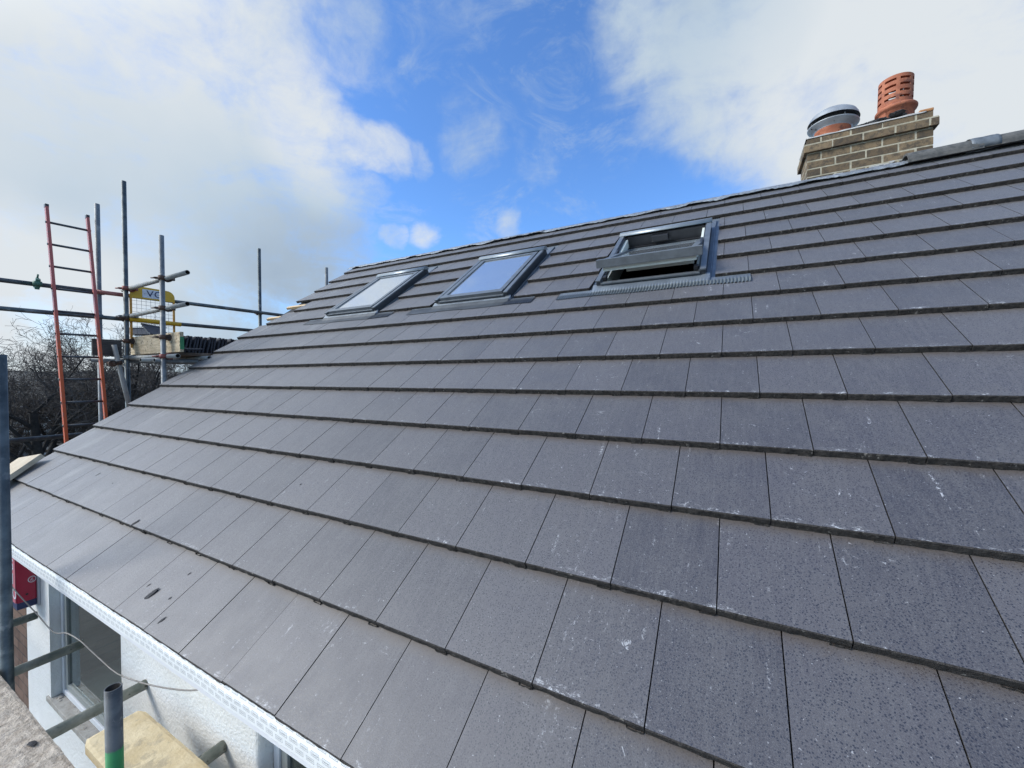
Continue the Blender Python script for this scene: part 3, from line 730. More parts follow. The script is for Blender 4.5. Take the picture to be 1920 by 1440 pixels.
# chimney
def chimney():
    bm = BM(); rr = random.Random(11)
    def brick(x0, x1, y0, y1, z0, z1):
        j = lambda: rr.uniform(-.0015, .0015)
        box(bm, (x0 + j(), y0 + j(), z0 + j()), (x1 + j(), y1 + j(), z1 + j()), 0, .003)
        rl.append(rr.random())
    rl = []
    fcount = []
    def course(z, X0, X1, Y0, Y1, odd, plain=False):
        nonlocal bm
        mj = .012; L = .2125; D = .1025
        def line(a, b, first):
            out = []; x = a; l = first
            while x < b - .02:
                e_ = min(x + l, b); 
                if b - e_ < .05: e_ = b
                out.append((x, e_)); x = e_ + mj; l = L
            return out
        h = .065
        for a, b in line(X0, X1, .1025 if odd else L): brick(a, b, Y0, Y0 + D, z, z + h)
        for a, b in line(X0, X1, L if odd else .1025): brick(a, b, Y1 - D, Y1, z, z + h)
        for a, b in line(Y0 + D + mj, Y1 - D - mj, L if odd else .1): brick(X0, X0 + D, a, b, z, z + h); brick(X1 - D, X1, a, b, z, z + h)
    Y0, Y1 = 4.15, 4.58
    course(3.278, 1.056, 1.950, Y0, Y1, True)
    course(3.203, 1.030, 1.980, Y0 - .028, Y1 + .028, False)
    z = 3.1275; odd = True
    while z > 2.3: course(z, 1.057, 1.953, Y0, Y1, odd); z -= .0755; odd = not odd
    # per-brick tone
    lay = bm.faces.layers.float.new('rnd'); per = len(bm.faces) // len(rl)
    bm.faces.ensure_lookup_table()
    for i, f in enumerate(bm.faces): f[lay] = rl[min(i // per, len(rl) - 1)]
    st = obj('chimney', bm, CHB, house); st['label'] = 'brown brick chimney stack with two pots'
    bm = BM(); box(bm, (1.0585, Y0 + .0015, 2.2), (1.9485, Y1 - .0015, 3.339)); box(bm, (1.0315, Y0 - .0265, 3.208), (1.9785, Y1 + .0265, 3.279)); obj('mortar_joints', bm, MORT, st)
    # crumbled courses low down at the front
    bm = BM()
    for i in range(16):
        x = 1.18 + .036 * i + rr.uniform(-.02, .02); zz = 2.925 + .0022 * i + rr.uniform(-.012, .012)
        box(bm, (x, Y0 - .006 - rr.uniform(0, .004), zz), (x + rr.uniform(.02, .10), Y0 - .002, zz + rr.uniform(.006, .022)), 0, .002)
    obj('exposed_mortar', bm, CAPM, st)
    bm = BM(); nx_, ny_ = 40, 14; g = []
    for i in range(nx_ + 1):
        row = []
        for j in range(ny_ + 1):
            x = 1.045 + (1.905 - 1.045) * i / nx_; y = Y0 - .006 + (Y1 + .006 - Y0) * j / ny_
            e_ = min(i, nx_ - i, j, ny_ - j)
            z = 3.349 + (.012 if e_ else 0) + min(e_, 4) * .006 + .006 * noise.noise(V((x * 12, y * 12, 0)))
            row.append(bm.verts.new((x, y, z)))
        g.append(row)
    for i in range(nx_):
        for j in range(ny_): bm.faces.new((g[i][j], g[i + 1][j], g[i + 1][j + 1], g[i][j + 1]))
    rim = [g[i][0] for i in range(nx_ + 1)] + [g[nx_][j] for j in range(1, ny_ + 1)] + [g[i][ny_] for i in range(nx_ - 1, -1, -1)] + [g[0][j] for j in range(ny_ - 1, 0, -1)]
    low = [bm.verts.new((v.co.x, v.co.y, 3.340)) for v in rim]
    for i in range(len(rim)): bm.faces.new((rim[i], low[i], low[(i + 1) % len(rim)], rim[(i + 1) % len(rim)]))
    obj('mortar_cap', bm, CAPM, st, True)
    bm = BM(); box(bm, (1.86, Y0 - .002, 3.346), (1.955, Y0 + .10, 3.372), 0, .01); obj('orange_brick_end', bm, OBR, st)
    bm = BM()   # dark broken flaunching
    for i in range(34):
        t = rr.random(); x = 1.45 + .32 * t; y = 4.2 + rr.uniform(-.03, .1); r = rr.uniform(.015, .038)
        q = bmesh.ops.create_icosphere(bm, subdivisions=1, radius=r, matrix=Matrix.Translation((x, y, 3.365 + .045 * t + rr.uniform(0, .012))) @ Matrix.Diagonal((1.6, 1, .5, 1)))
        for v in q['verts']: v.co += V((rr.uniform(-.006, .006), rr.uniform(-.006, .006), rr.uniform(-.005, .005)))
    obj('broken_flaunching', bm, CHAR, st)
    # pot with steel cowl
    cx, cy = 1.29, 4.38
    bm = BM(); lathe(bm, (cx, cy, 0), [(.130, 3.34), (.134, 3.44), (.146, 3.452), (.148, 3.478), (.140, 3.486), (.12, 3.486), (.115, 3.36)], 40); pot = obj('chimney_pot', bm, TERRA, st, True)
    T = Matrix.Rotation(R(3), 3, 'Y')
    bm = BM(); lathe(bm, (cx, cy, 3.48), [(.147, -.012), (.150, 0), (.165, .012), (.205, .030), (.208, .038), (.200, .038), (.150, .018), (.11, .015)], 44, 0, T)
    obj('cowl_base', bm, STEEL, st, True)
    bm = BM(); lathe(bm, (cx, cy, 3.475), [(.208, .085), (.204, .092), (.198, .115), (.180, .145), (.145, .170), (.09, .185), (.0005, .190), (.0005, .180), (.09, .175), (.14, .160), (.190, .105), (.196, .087), (.200, .085)], 44, 0, T)
    obj('cowl_cap', bm, STEEL, st, True)
    bm = BM()
    for a in (20, 110, 200, 290):
        c_, s_ = math.cos(R(a)), math.sin(R(a)); rod(bm, (cx + .19 * c_, cy + .19 * s_, 3.505), (cx + .188 * c_, cy + .188 * s_, 3.565), .006, 6)
    for a in range(0, 360, 60):
        c_, s_ = math.cos(R(a + 25)), math.sin(R(a + 25)); rod(bm, (cx + .15 * c_, cy + .15 * s_, 3.495), (cx + .165 * c_, cy + .165 * s_, 3.493), .006, 6)
    lathe(bm, (cx, cy, 3.48), [(.135, .0), (.14, .06), (.15, .10)], 30, 0, T)
    obj('cowl_strap', bm, CLADD, st)
    # louvred terracotta pot
    cx, cy = 1.752, 4.38; bm = BM(); n = 84; zs = [3.40, 3.49, 3.56]; 
    slots = []
    for i in range(4):
        z = 3.585 + i * .055; zs += [z, z + .020]; slots.append(z)
    zs += [3.80]; zs = sorted(set(round(z, 4) for z in zs))
    T = Matrix.Rotation(R(1.5), 3, 'Y')
    def grid(rf):
        return [[bm.verts.new(V((cx, cy, 3.4)) + T @ V((rf(z) * math.cos(2 * math.pi * i / n), rf(z) * math.sin(2 * math.pi * i / n), z - 3.4))) for i in range(n)] for z in zs]
    go = grid(lambda z: .118 + .006 * min(1, (z - 3.4) / .2)); gi = grid(lambda z: .100 + .006 * min(1, (z - 3.4) / .2))
    cols = 7; per = n // cols
    def hole(k, i): return any(abs(zs[k] - s) < 1e-4 for s in slots) and (i % per) >= 3 and k < len(zs) - 1
    for k in range(len(zs) - 1):
        for i in range(n):
            j = (i + 1) % n
            if hole(k, i): 
                if not hole(k, (i - 1) % n): bm.faces.new((go[k][i], go[k + 1][i], gi[k + 1][i], gi[k][i]))
                if not hole(k, j): bm.faces.new((go[k][j], gi[k][j], gi[k + 1][j], go[k + 1][j]))
                bm.faces.new((go[k][i], gi[k][i], gi[k][j], go[k][j])); bm.faces.new((go[k + 1][i], go[k + 1][j], gi[k + 1][j], gi[k + 1][i]))
                continue
            bm.faces.new((go[k][i], go[k][j], go[k + 1][j], go[k + 1][i])); bm.faces.new((gi[k][i], gi[k + 1][i], gi[k + 1][j], gi[k][j]))
    bm.faces.new(go[-1]); bm.faces.new(gi[-1][::-1])
    lp = obj('louvred_pot', bm, TERRA, st)
    bm = BM(); lathe(bm, (cx + .012, cy, 0), [(.126, 3.34), (.128, 3.497), (.145, 3.503), (.150, 3.515), (.150, 3.528), (.143, 3.538), (.122, 3.54)], 40); obj('pot_rim', bm, TERRA, st, True)
    return st
chimney()

# ================================================================== SCAFFOLDS
def part_tube(name, a, b, mat, parent, r=.0245, label=None):
    bm = BM(); tube(bm, a, b, r); o = obj(name, bm, [mat, INNER], parent)
    if label: o['label'] = label
    return o
def coupler(parent, p, d1, d2, mat=RUST, wing=V((-1, -.4, 0))):
    """clamp of two half shells round a tube along d1 and one along d2"""
    p = V(p); bm = BM(); d1 = V(d1).normalized(); d2 = V(d2).normalized()
    rod(bm, p - d1 * .024, p + d1 * .024, .036, 12)
    off = d1.cross(d2).normalized() * .056
    rod(bm, p + off - d2 * .024, p + off + d2 * .024, .036, 12)
    w = wing.normalized(); x = d1; y = w.cross(x).normalized()
    frame_box(bm, p, (w, x, y), (.030, -.012, -.010), (.075, .012, .010), 0, .003)
    rod(bm, p + w * .06 - y * .03, p + w * .062 + y * .035, .007, 6)
    frame_box(bm, p + off, (w, x, y), (-.060, -.018, -.022), (.055, .018, .022), 0, .004)
    rod(bm, p + w * .07, p + w * .115, .008, 6)
    return obj('coupler', bm, mat, parent)

sc = thing('scaffold', (-6.0, 2.0, GZ), 'gable end scaffold of galvanised tubes and couplers beyond the roof verge', 'scaffold')
RD = V((.107, .994, -.003)).normalized()           # the guard rails' direction
RPt = V((-6.195, 1.42, 2.068))
def rail(s, z): p = RPt + RD * s; p.z = z; return p
ZU = lambda s: 2.068 - .006 * s
part_tube('guard_rail', rail(-4.5, 2.075), rail(-.24, 2.069), GALVD, sc)
part_tube('guard_rail', rail(-.24, 2.069), rail(.1, 2.068), REDT, sc, label='red painted joint length of the upper guard rail')
part_tube('guard_rail', rail(.1, 2.068), rail(1.95, 2.05), GALVD, sc)
part_tube('guard_rail', rail(-4.5, 1.79), rail(2.8, 1.758), GALVD, sc)
part_tube('ledger', rail(-4.5, .355), rail(-.38, .385), GALVD, sc)
part_tube('ledger', rail(-.3, 1.255), rail(3.6, 1.235), GALV, sc)
part_tube('ledger', (-5.22, 1.35, 1.238), (-5.22, 4.3, 1.238), GALV, sc)
sB = V((-6.25, 1.21)); sC = V((-6.137, 1.42)); sD = V((-5.185, 1.42)); sE = V((-6.06, 2.99)); sF = V((-5.36, 3.655))
for q, top, mt in ((sB, 3.12, GALV), (sC, 3.452, GALVD), (sD, 2.632, GALV), (sE, 3.05, GALVD), (sF, 2.82, GALV)):
    part_tube('standard', (q[0], q[1], GZ), (q[0], q[1], top), mt, sc)
Z_ = V((0, 0, 1))
part_tube('transom', (-6.32, 1.452, 2.146), (-4.69, 1.452, 2.168), GALVL, sc)
part_tube('transom', (-6.32, 1.452, 1.806), (-4.70, 1.452, 1.834), GALVL, sc)
part_tube('transom', (-6.93, 1.452, 1.296), (-4.93, 1.452, 1.284), GALVL, sc)
part_tube('transom', (-6.3, 1.78, 1.285), (-4.98, 1.78, 1.275), GALVL, sc)
part_tube('transom', (-6.3, 2.9, 1.285), (-5.1, 2.9, 1.275), GALV, sc)
part_tube('short_tube', (-5.42, 1.30, 1.245), (-5.42, 1.9, 1.25), GALVL, sc, .024)
part_tube('brace', (-6.07, 1.28, 1.440), (-6.07, 1.46, .42), GALVL, sc)
for q, zz, dd, mt in ((sC, 2.146, EX, REDC), (sC, 1.806, EX, GALV), (sC, 1.50, EX, RUST), (sC, 1.296, EX, GALV), (sD, 2.16, EX, RUST), (sD, 1.825, EX, RUST), (sD, 1.50, EX, RUST), (sD, 1.285, EX, REDC)):
    coupler(sc, (q[0], q[1], zz), Z_, dd, mt, V((-1, -.7, 0)))
for q, zz, mt in ((sB, 2.072, RUST), (sB, 1.782, GALV), (sE, 2.055, RUST), (sC, 1.775, RUST)):
    coupler(sc, (q[0], q[1], zz), Z_, RD, mt, V((.3, -1, 0)))
coupler(sc, (-6.07, 1.318, 1.225), V((0, .17, -1)), EX, RUST)
o = coupler(sc, rail(-.705, 2.07), RD, Z_, GREENC, V((.5, 0, 1))); o['label'] = 'green clamp on the upper guard rail beside the ladder'

def board(name, lo, hi, mat, label, cat='board', group=None, ends=None, bev=.006, wob=.0, thingy=True, parent=None):
    bm = BM(); box(bm, lo, hi, 0, bev)
    if ends:
        for l, h in ends: box(bm, l, h, 1, .002)
    o = obj(name, bm, mat, parent)
    if thingy: tag(o, label, cat, group)
    return o
board('scaffold_board', (-6.22, 1.482, 1.330), (-4.955, 1.520, 1.555), [WOODP, GREENP], 'pale worn scaffold board on edge behind the two short standards, end painted green', 'board',
      ends=[((-4.954, 1.481, 1.36), (-4.951, 1.521, 1.50))])
board('scaffold_board', (-6.172, 1.112, 1.305), (-6.140, 1.375, 1.505), WOODG, 'dark grey scaffold board on edge just right of the ladder')
PB = ['brown walkway board nearest the roof verge at the gable, seen from below', 'brown walkway board second from the roof verge at the gable, seen from below',
      'brown walkway board third from the roof verge at the gable, under the tile stack', 'brown walkway board outermost at the gable, under the guard rails']
for i in range(4):
    x = -5.14 - i * .235; board('walkway_board', (x - .225, 1.53, 1.303 + .0), (x, 4.2, 1.337), WOODB, PB[i], 'board', 'walkway boards at the gable')

# stacked spare tiles on the gable walkway
def spare_tile():
    bm = BM(); prof = [(-.165, 0), (-.16, .008), (-.12, .010), (-.115, .004), (.12, .004), (.125, .014), (.165, .014)]
    rows = []
    for y in (0, .21):
        rows.append([bm.verts.new((x, y, z)) for x, z in prof] + [bm.verts.new((x, y, z - .018)) for x, z in prof[::-1]])
    n = len(rows[0])
    for i in range(n): bm.faces.new((rows[0][i], rows[1][i], rows[1][(i + 1) % n], rows[0][(i + 1) % n]))
    bm.faces.new(rows[0][::-1]); bm.faces.new(rows[1])
    for v in bm.verts: v.co.y -= .105
    return bm
st_mat = simple('dark_spare_tile', (.018, .019, .026), (.048, .050, .062), 20, .6, 0, .4)
proto = obj('spare_roof_tile', spare_tile(), st_mat)
ORD = ['first', 'second', 'third', 'fourth', 'fifth', 'sixth', 'seventh', 'eighth', 'ninth', 'tenth', 'eleventh', 'twelfth', 'thirteenth', 'fourteenth', 'fifteenth', 'sixteenth', 'seventeenth', 'eighteenth', 'nineteenth', 'twentieth', 'twenty-first', 'twenty-second', 'twenty-third', 'twenty-fourth']
rr = random.Random(9)
for i in range(24):
    o = proto if i == 0 else proto.copy()
    if i: COL.objects.link(o)
    o.location = (-5.62 + rr.uniform(-.012, .012), 1.74 + i * .040, 1.452 + rr.uniform(-.003, .003))
    o.rotation_euler = (R(80 + rr.uniform(-3, 3)), R(rr.uniform(-1.5, 1.5)), R(rr.uniform(-3, 3)))
    tag(o, 'dark roof tile standing on edge, %s from the pale board in the row on the walkway' % ORD[i], 'roof tile', 'spare roof tiles stacked on the gable walkway')
for loc, rot, lab in (((-6.33, 1.60, 1.625), (R(6), R(20), R(4)), 'loose dark tile just right of the tallest standard, behind the pale board'), ((-5.85, 1.60, 1.610), (R(-8), R(28), R(-4)), 'loose dark tile just left of the shorter standard, behind the pale board'),
                      ((-5.22, 1.62, 1.365), (R(4), R(5), R(20)), 'loose flat tile lying at the end of the pale board below the stack')):
    o = proto.copy(); COL.objects.link(o); o.location = loc; o.rotation_euler = rot; tag(o, lab, 'roof tile', 'loose tiles on the gable walkway')

# yellow loading gate on the guard rails
gt = thing('loading_gate', rail(.27, 1.45), 'yellow scaffold gate with wire mesh and a white VG sign, hung on the guard rails', 'gate')
GN = V((RD.y, -RD.x, 0)).normalized()              # toward the roof
GO = V((RPt.x, RPt.y, 0)) + GN * .035
def gp(s, z, d=0): return GO + RD * s + V((0, 0, z)) + GN * d
def gbox(bm, s0, s1, z0, z1, d0, d1, mi=0, bev=.002): frame_box(bm, GO, (RD, Z_, GN), (s0, z0, d0), (s1, z1, d1), mi, bev)
bm = BM(); pr = [(.042, 2.045), (.492, 2.045), (.492, 2.10)]
for i in range(7): t = math.pi / 2 * i / 6; pr.append((.412 + .08 * math.cos(t), 2.10 + .085 * math.sin(t)))
pr += [(.14, 2.197), (.05, 2.12)]
A = [bm.verts.new(gp(s, z, .004)) for s, z in pr]; B = [bm.verts.new(gp(s, z, -.004)) for s, z in pr]
bm.faces.new(A); bm.faces.new(B[::-1])
for i in range(len(pr)): bm.faces.new((A[i], B[i], B[(i + 1) % len(pr)], A[(i + 1) % len(pr)]))
obj('header_plate', bm, YEL, gt)
for s0, s1 in ((.042, .066), (.470, .492)):
    bm = BM(); gbox(bm, s0, s1, 1.42, 2.044, -.011, .011); obj('gate_post', bm, ORG, gt)
bm = BM(); rod(bm, gp(.03, 1.772, .03), gp(.545, 1.758, .03), .028, 14); obj('gate_rail', bm, YEL, gt)
bm = BM()
for i in range(9): s = .066 + .0449 * (i + 1) - .0; rod(bm, gp(s, 1.45, 0), gp(s, 2.044, 0), .0017, 4)
for i in range(13): z = 1.46 + .046 * i; rod(bm, gp(.066, z, .003), gp(.47, z, .003), .0017, 4)
obj('wire_mesh', bm, WIRE, gt)
bm = BM(); gbox(bm, .165, .375, 2.062, 2.168, .0045, .0065, 0, 0)
obj('sign_plate', bm, SIGNW, gt)
bm = BM(); text_mesh(bm, 'V', gp(.205, 2.078, .0085), RD, Z_, .115, 0, .0006); text_mesh(bm, 'G', gp(.278, 2.078, .0085), RD, Z_, .115, 0, .0006)
gbox(bm, .18, .36, 2.112, 2.1145, .0067, .0072, 0, 0)
obj('sign_lettering', bm, NAVY, gt)

# ladder
ld = thing('ladder', (-5.65, .98, -1.5), 'faded red and orange ladder leaning on the scaffold guard rails', 'ladder')
def ladp(side, z): x = -6.315 + (2.967 - z) * .176; return V((x + (.035 if side else 0), .815 if not side else 1.132, z))
for side, top in ((0, 2.975), (1, 2.955)):
    bm = BM(); pts = [ladp(side, z) + V((.012 * math.sin((2.975 - z) * 1.15), 0, 0)) for z in [top - .25 * i for i in range(19)]]
    prev = None
    for p in pts:
        cur = [bm.verts.new(p + V((dx, dy, 0))) for dx, dy in ((-.020, -.013), (.020, -.013), (.020, .013), (-.020, .013))]
        if prev:
            for i in range(4): bm.faces.new((prev[i], prev[(i + 1) % 4], cur[(i + 1) % 4], cur[i]))
        else: bm.faces.new(cur)
        prev = cur
    bm.faces.new(prev[::-1])
    obj('stile', bm, LADM, ld)
    bm = BM(); q = pts[0]; box(bm, (q.x - .023, q.y - .016, q.z - .03), (q.x + .023, q.y + .016, q.z + .012), 0, .005); obj('stile_cap', bm, BLACK, ld)
z = 2.78
while z > -1.4:
    bm = BM(); a = ladp(0, z); b = ladp(1, z); rod(bm, a + V((0, -.02, 0)), b + V((0, .02, 0)), .0125, 10); obj('rung', bm, CLADD, ld); z -= .25
board('scaffold_board', (-5.85, .2, -1.54), (-5.62, 3.2, -1.502), WOODB, 'low walkway board at the gable on which the ladder stands')

# eaves scaffold
se = thing('scaffold', (-1.5, -.6, GZ), 'eaves scaffold along the white wall with stub tubes under the roof edge', 'scaffold')
part_tube('standard', (-2.962, -.14, GZ), (-2.915, -.14, 1.165), GALVD, se, label='tall standard at the left edge of the picture')
bm = BM(); tube(bm, (-1.519, -.149, GZ), (-1.519, -.149, -.068), .0245); o = obj('standard', bm, [STUBM, INNER], se); o['label'] = 'short open topped standard with a green painted lower part'
for X, Y in ((-3.63, .115), (-2.95, .15), (-2.215, .183), (-1.475, .183), (-.74, .183), (.1, .183)):
    part_tube('transom', (X, -1.25, -.533), (X, Y, -.533), GALVG, se)
part_tube('ledger', (-6.0, -1.15, -.582), (2.0, -1.15, -.582), GALVG, se)
part_tube('ledger', (-6.0, -.26, -.582), (2.0, -.26, -.582), GALVG, se)
def rough_board(x0, x1, y0, y1, z0, z1, mat, label, clip=0, seed=1, group=None, am=.004):
    """scaffold board with a lumpy, mortar-caked top"""
    bm = BM(); nx_ = int((x1 - x0) / .012); ny_ = int((y1 - y0) / .012); g = []
    for i in range(nx_ + 1):
        row = []
        for j in range(ny_ + 1):
            x = x0 + (x1 - x0) * i / nx_; y = y0 + (y1 - y0) * j / ny_
            e_ = min(i, nx_ - i, j, ny_ - j)
            if clip and i < 3: y = y0 + (y1 - y0) * (j / ny_ * (1 - .05 * (3 - i)) + .025 * (3 - i))
            q = noise.fractal(V((x * 14, y * 20, seed)), .8, 2.1, 4)
            row.append(bm.verts.new((x, y, z1 - (.004 if e_ == 0 else 0) + am * max(q, -.4))))
        g.append(row)
    for i in range(nx_):
        for j in range(ny_): bm.faces.new((g[i][j], g[i + 1][j], g[i + 1][j + 1], g[i][j + 1]))
    rim = [g[i][0] for i in range(nx_ + 1)] + [g[nx_][j] for j in range(1, ny_ + 1)] + [g[i][ny_] for i in range(nx_ - 1, -1, -1)] + [g[0][j] for j in range(ny_ - 1, 0, -1)]
    low = [bm.verts.new((v.co.x, v.co.y, z0)) for v in rim]
    for i in range(len(rim)): bm.faces.new((rim[i], low[i], low[(i + 1) % len(rim)], rim[(i + 1) % len(rim)]))
    bm.faces.new(low)
    return tag(obj('scaffold_board', bm, mat, None), label, 'board', group)
rough_board(-3.35, -.1, -.400, -.175, -.508, -.47, WOODD, 'mortar caked grey walkway board at the bottom left corner, beside the standards', seed=2, am=.006)
rough_board(-1.945, .4, -.122, .074, -.508, -.47, WOODY, 'yellowish board against the white wall below the eaves', clip=1, seed=4, am=.0018)
for i, y in enumerate((-.635, -.865, -1.095)):
    board('scaffold_board', (-3.35, y, -.508), (1.2, y + .225, -.47), WOODD, ['walkway board second from the house wall, below the picture', 'walkway board third from the house wall, below the picture', 'outermost walkway board along the eaves, below the picture'][i], group='eaves walkway boards below the picture')
# flakes of slate on the near board
rr = random.Random(21)
for i, (x, y, r, lab) in enumerate(((-1.78, -.215, .015, 'black flake of tile on the mortar caked board, nearest the bottom edge'), (-1.86, -.24, .011, 'small black flake on the mortar caked board'), (-2.10, -.225, .012, 'black flake at the left edge of the mortar caked board'))):
    bm = BM(); bmesh.ops.create_icosphere(bm, subdivisions=2, radius=r, matrix=Matrix.Translation((x, y, -.464)) @ Matrix.Rotation(rr.uniform(0, 3), 4, 'Z') @ Matrix.Diagonal((1.7, .8, .35, 1)))
    for v in bm.verts: v.co += V((rr.uniform(-1, 1), rr.uniform(-1, 1), rr.uniform(-.5, .5))) * .003
    tag(obj('tile_flake', bm, DARKCH), lab, 'debris')
# cable
CP = [(-3.6, -.12, .06), (-3.064, -.1, -.09), (-2.899, -.04, -.239), (-2.717, -.02, -.298), (-2.58, -.005, -.272), (-2.413, 0, -.262), (-2.32, .01, -.285), (-2.218, .02, -.308), (-2.11, .025, -.320), (-2.008, .03, -.318), (-1.789, .03, -.272), (-1.593, .03, -.220), (-1.417, .03, -.165), (-1.30, .028, -.115), (-1.20, .026, -.06)]
def spline(P, n=6):
    P = [V(p) for p in P]; out = []
    for i in range(len(P) - 1):
        p0, p1, p2, p3 = P[max(i - 1, 0)], P[i], P[i + 1], P[min(i + 2, len(P) - 1)]
        for k in range(n):
            t = k / n; out.append(.5 * ((2 * p1) + (p2 - p0) * t + (2 * p0 - 5 * p1 + 4 * p2 - p3) * t * t + (3 * p1 - p0 - 3 * p2 + p3) * t ** 3))
    return out + [P[-1]]
bm = BM(); path(bm, spline(CP), .0029, 8); tag(obj('cable', bm, CABLE), 'thin grey cable sagging below the eaves in front of the window', 'cable')
# alarm box
al = thing('alarm_box', (-3.97, .16, -.62), 'red alarm box with white lettering high on the white wall under the eaves', 'alarm box')
bm = BM(); box(bm, (-4.075, .078, -.575), (-3.925, .172, -.13), 0, .008); obj('cover', bm, ALRED, al)
bm = BM(); box(bm, (-4.070, .0735, -.57), (-3.931, .0775, -.135), 0, .0015); obj('front_face', bm, ALPNK, al)
bm = BM(); box(bm, (-4.085, .1725, -.625), (-3.905, .184, -.12), 0, .003); obj('back_plate', bm, ALGR, al)
bm = BM(); box(bm, (-4.07, .08, -.622), (-3.93, .172, -.576), 0, .004); obj('lower_trim', bm, NAVY, al)
bm = BM()
for i, s in enumerate(('LU', 'BS', 'HI', 'CO')): text_mesh(bm, s, V((-4.062, .0725, -.245 - .098 * i)), EX, Z_, .105, 0, .0006)
YY = V((0, 1, 0))
obj('lettering', bm, SIGNW, al); bm = BM()
text_mesh(bm, '7', V((-3.9235, .088, -.31)), YY, Z_, .13, 0, .0006)
obj('large_digit', bm, SIGNW, al)
bm = BM(); N = 28
for i in range(N):
    a0, a1 = 2 * math.pi * i / N, 2 * math.pi * (i + 1) / N
    p = [bm.verts.new((-3.9235, .150 + rad * math.cos(t), -.430 + rad * 1.1 * math.sin(t))) for rad, t in ((.020, a0), (.020, a1), (.016, a1), (.016, a0))]; bm.faces.new(p)
for dx, dz, w in ((0, .006, .008), (-.004, -.004, .01), (.004, -.010, .006)): box(bm, (-3.9245, .150 + dx - w / 2, -.430 + dz - .002), (-3.923, .150 + dx + w / 2, -.430 + dz + .002))
obj('round_emblem', bm, SIGNW, al)
bm = BM(); rod(bm, (-3.926, .125, -.525), (-3.923, .125, -.525), .007, 12); obj('screw_hole', bm, BLACK, al)

for o in al.children: o.location += V((.035, 0, .062))
# plank end lying over the verge
bm = BM()
pa = RP(-5.19, -.55, .05); axs = (EX, ES, EN)
frame_box(bm, V((0, 0, 0)), (EX * math.cos(R(16)) + ES * math.sin(R(16)), ES * math.cos(R(16)) - EX * math.sin(R(16)), EN), (-4.875, 1.25, .016), (-4.56, 1.90, .056), 0, .004)
for v in bm.verts: pass
tag(obj('plank', bm, WOODS), 'short sawn plank lying along the verge at the left edge of the roof', 'plank')

# chips on the roof
rr = random.Random(4)
def rp_tile(u, v):   # a point on the tile surface
    k = int(v / G); return RP(u, v, -(v - k * G) * .0875)
for u, v, r, el, lab in ((-1.885, .117, .014, 2.0, 'largest black chip on the lowest tile course'), (-1.80, .24, .005, 1.6, 'small black chip above the largest chip on the lowest tile course'), (-1.97, .135, .004, 2.2, 'thin black chip left of the largest chip'),
                         (-1.66, .055, .006, 2.6, 'thin black chip near the eaves below the largest chip'), (-1.75, .13, .005, 1.3, 'tiny black chip right of the largest chip'), (-2.60, .345, .009, 2.6, 'black sliver stuck in the second course joint'),
                         (-3.78, .56, .004, 5, 'thin sliver on the third tile course near the verge'), (-3.42, .53, .004, 1, 'tiny black crumb on the third tile course'), (-1.63, .80, .004, 1.2, 'lone black crumb on the tiles in the middle of the roof')):
    bm = BM(); d = rp_tile(u, v) + EN * r * .25
    bmesh.ops.create_icosphere(bm, subdivisions=2, radius=r)
    for q in bm.verts:
        c = q.co.copy(); c += V((rr.uniform(-1, 1), rr.uniform(-1, 1), 0)) * r * .42
        q.co = d + (ES * math.cos(.3) + EX * math.sin(.3)) * c.y * el + EX * c.x + EN * c.z * .22
    tag(obj('tile_chip', bm, DARKCH), lab, 'debris')

# ================================================================== SURROUNDINGS
bm = BM(); g = []
N1, N2 = 90, 60
def gh(x, y):
    d = math.hypot(x, y); t = max(0, min(1, (d - 60) / 260)); t = t * t * (3 - 2 * t)
    return GZ + t * (9.0 + 5.0 * noise.fractal(V((x * .006, y * .006, 0)), .8, 2, 4)) + (1.2 * noise.fractal(V((x * .03, y * .03, 2)), .8, 2, 3) * min(1, max(0, (d - 45) / 60)))
for i in range(N1 + 1):
    row = []
    for j in range(N2 + 1):
        a = 2 * math.pi * i / N1; r = 4000 ** (j / N2) * 1.0 - 1 + .01
        row.append(bm.verts.new((r * math.cos(a), r * math.sin(a), gh(r * math.cos(a), r * math.sin(a)) if r < 900 else GZ + 9)))
    g.append(row)
for i in range(N1):
    for j in range(N2):
        bm.faces.new((g[i][j], g[i][j + 1], g[i + 1][j + 1], g[i + 1][j]))
bmesh.ops.remove_doubles(bm, verts=bm.verts, dist=.0005)
o = obj('ground', bm, HILL, None, True, keep=True); o['kind'] = 'structure'

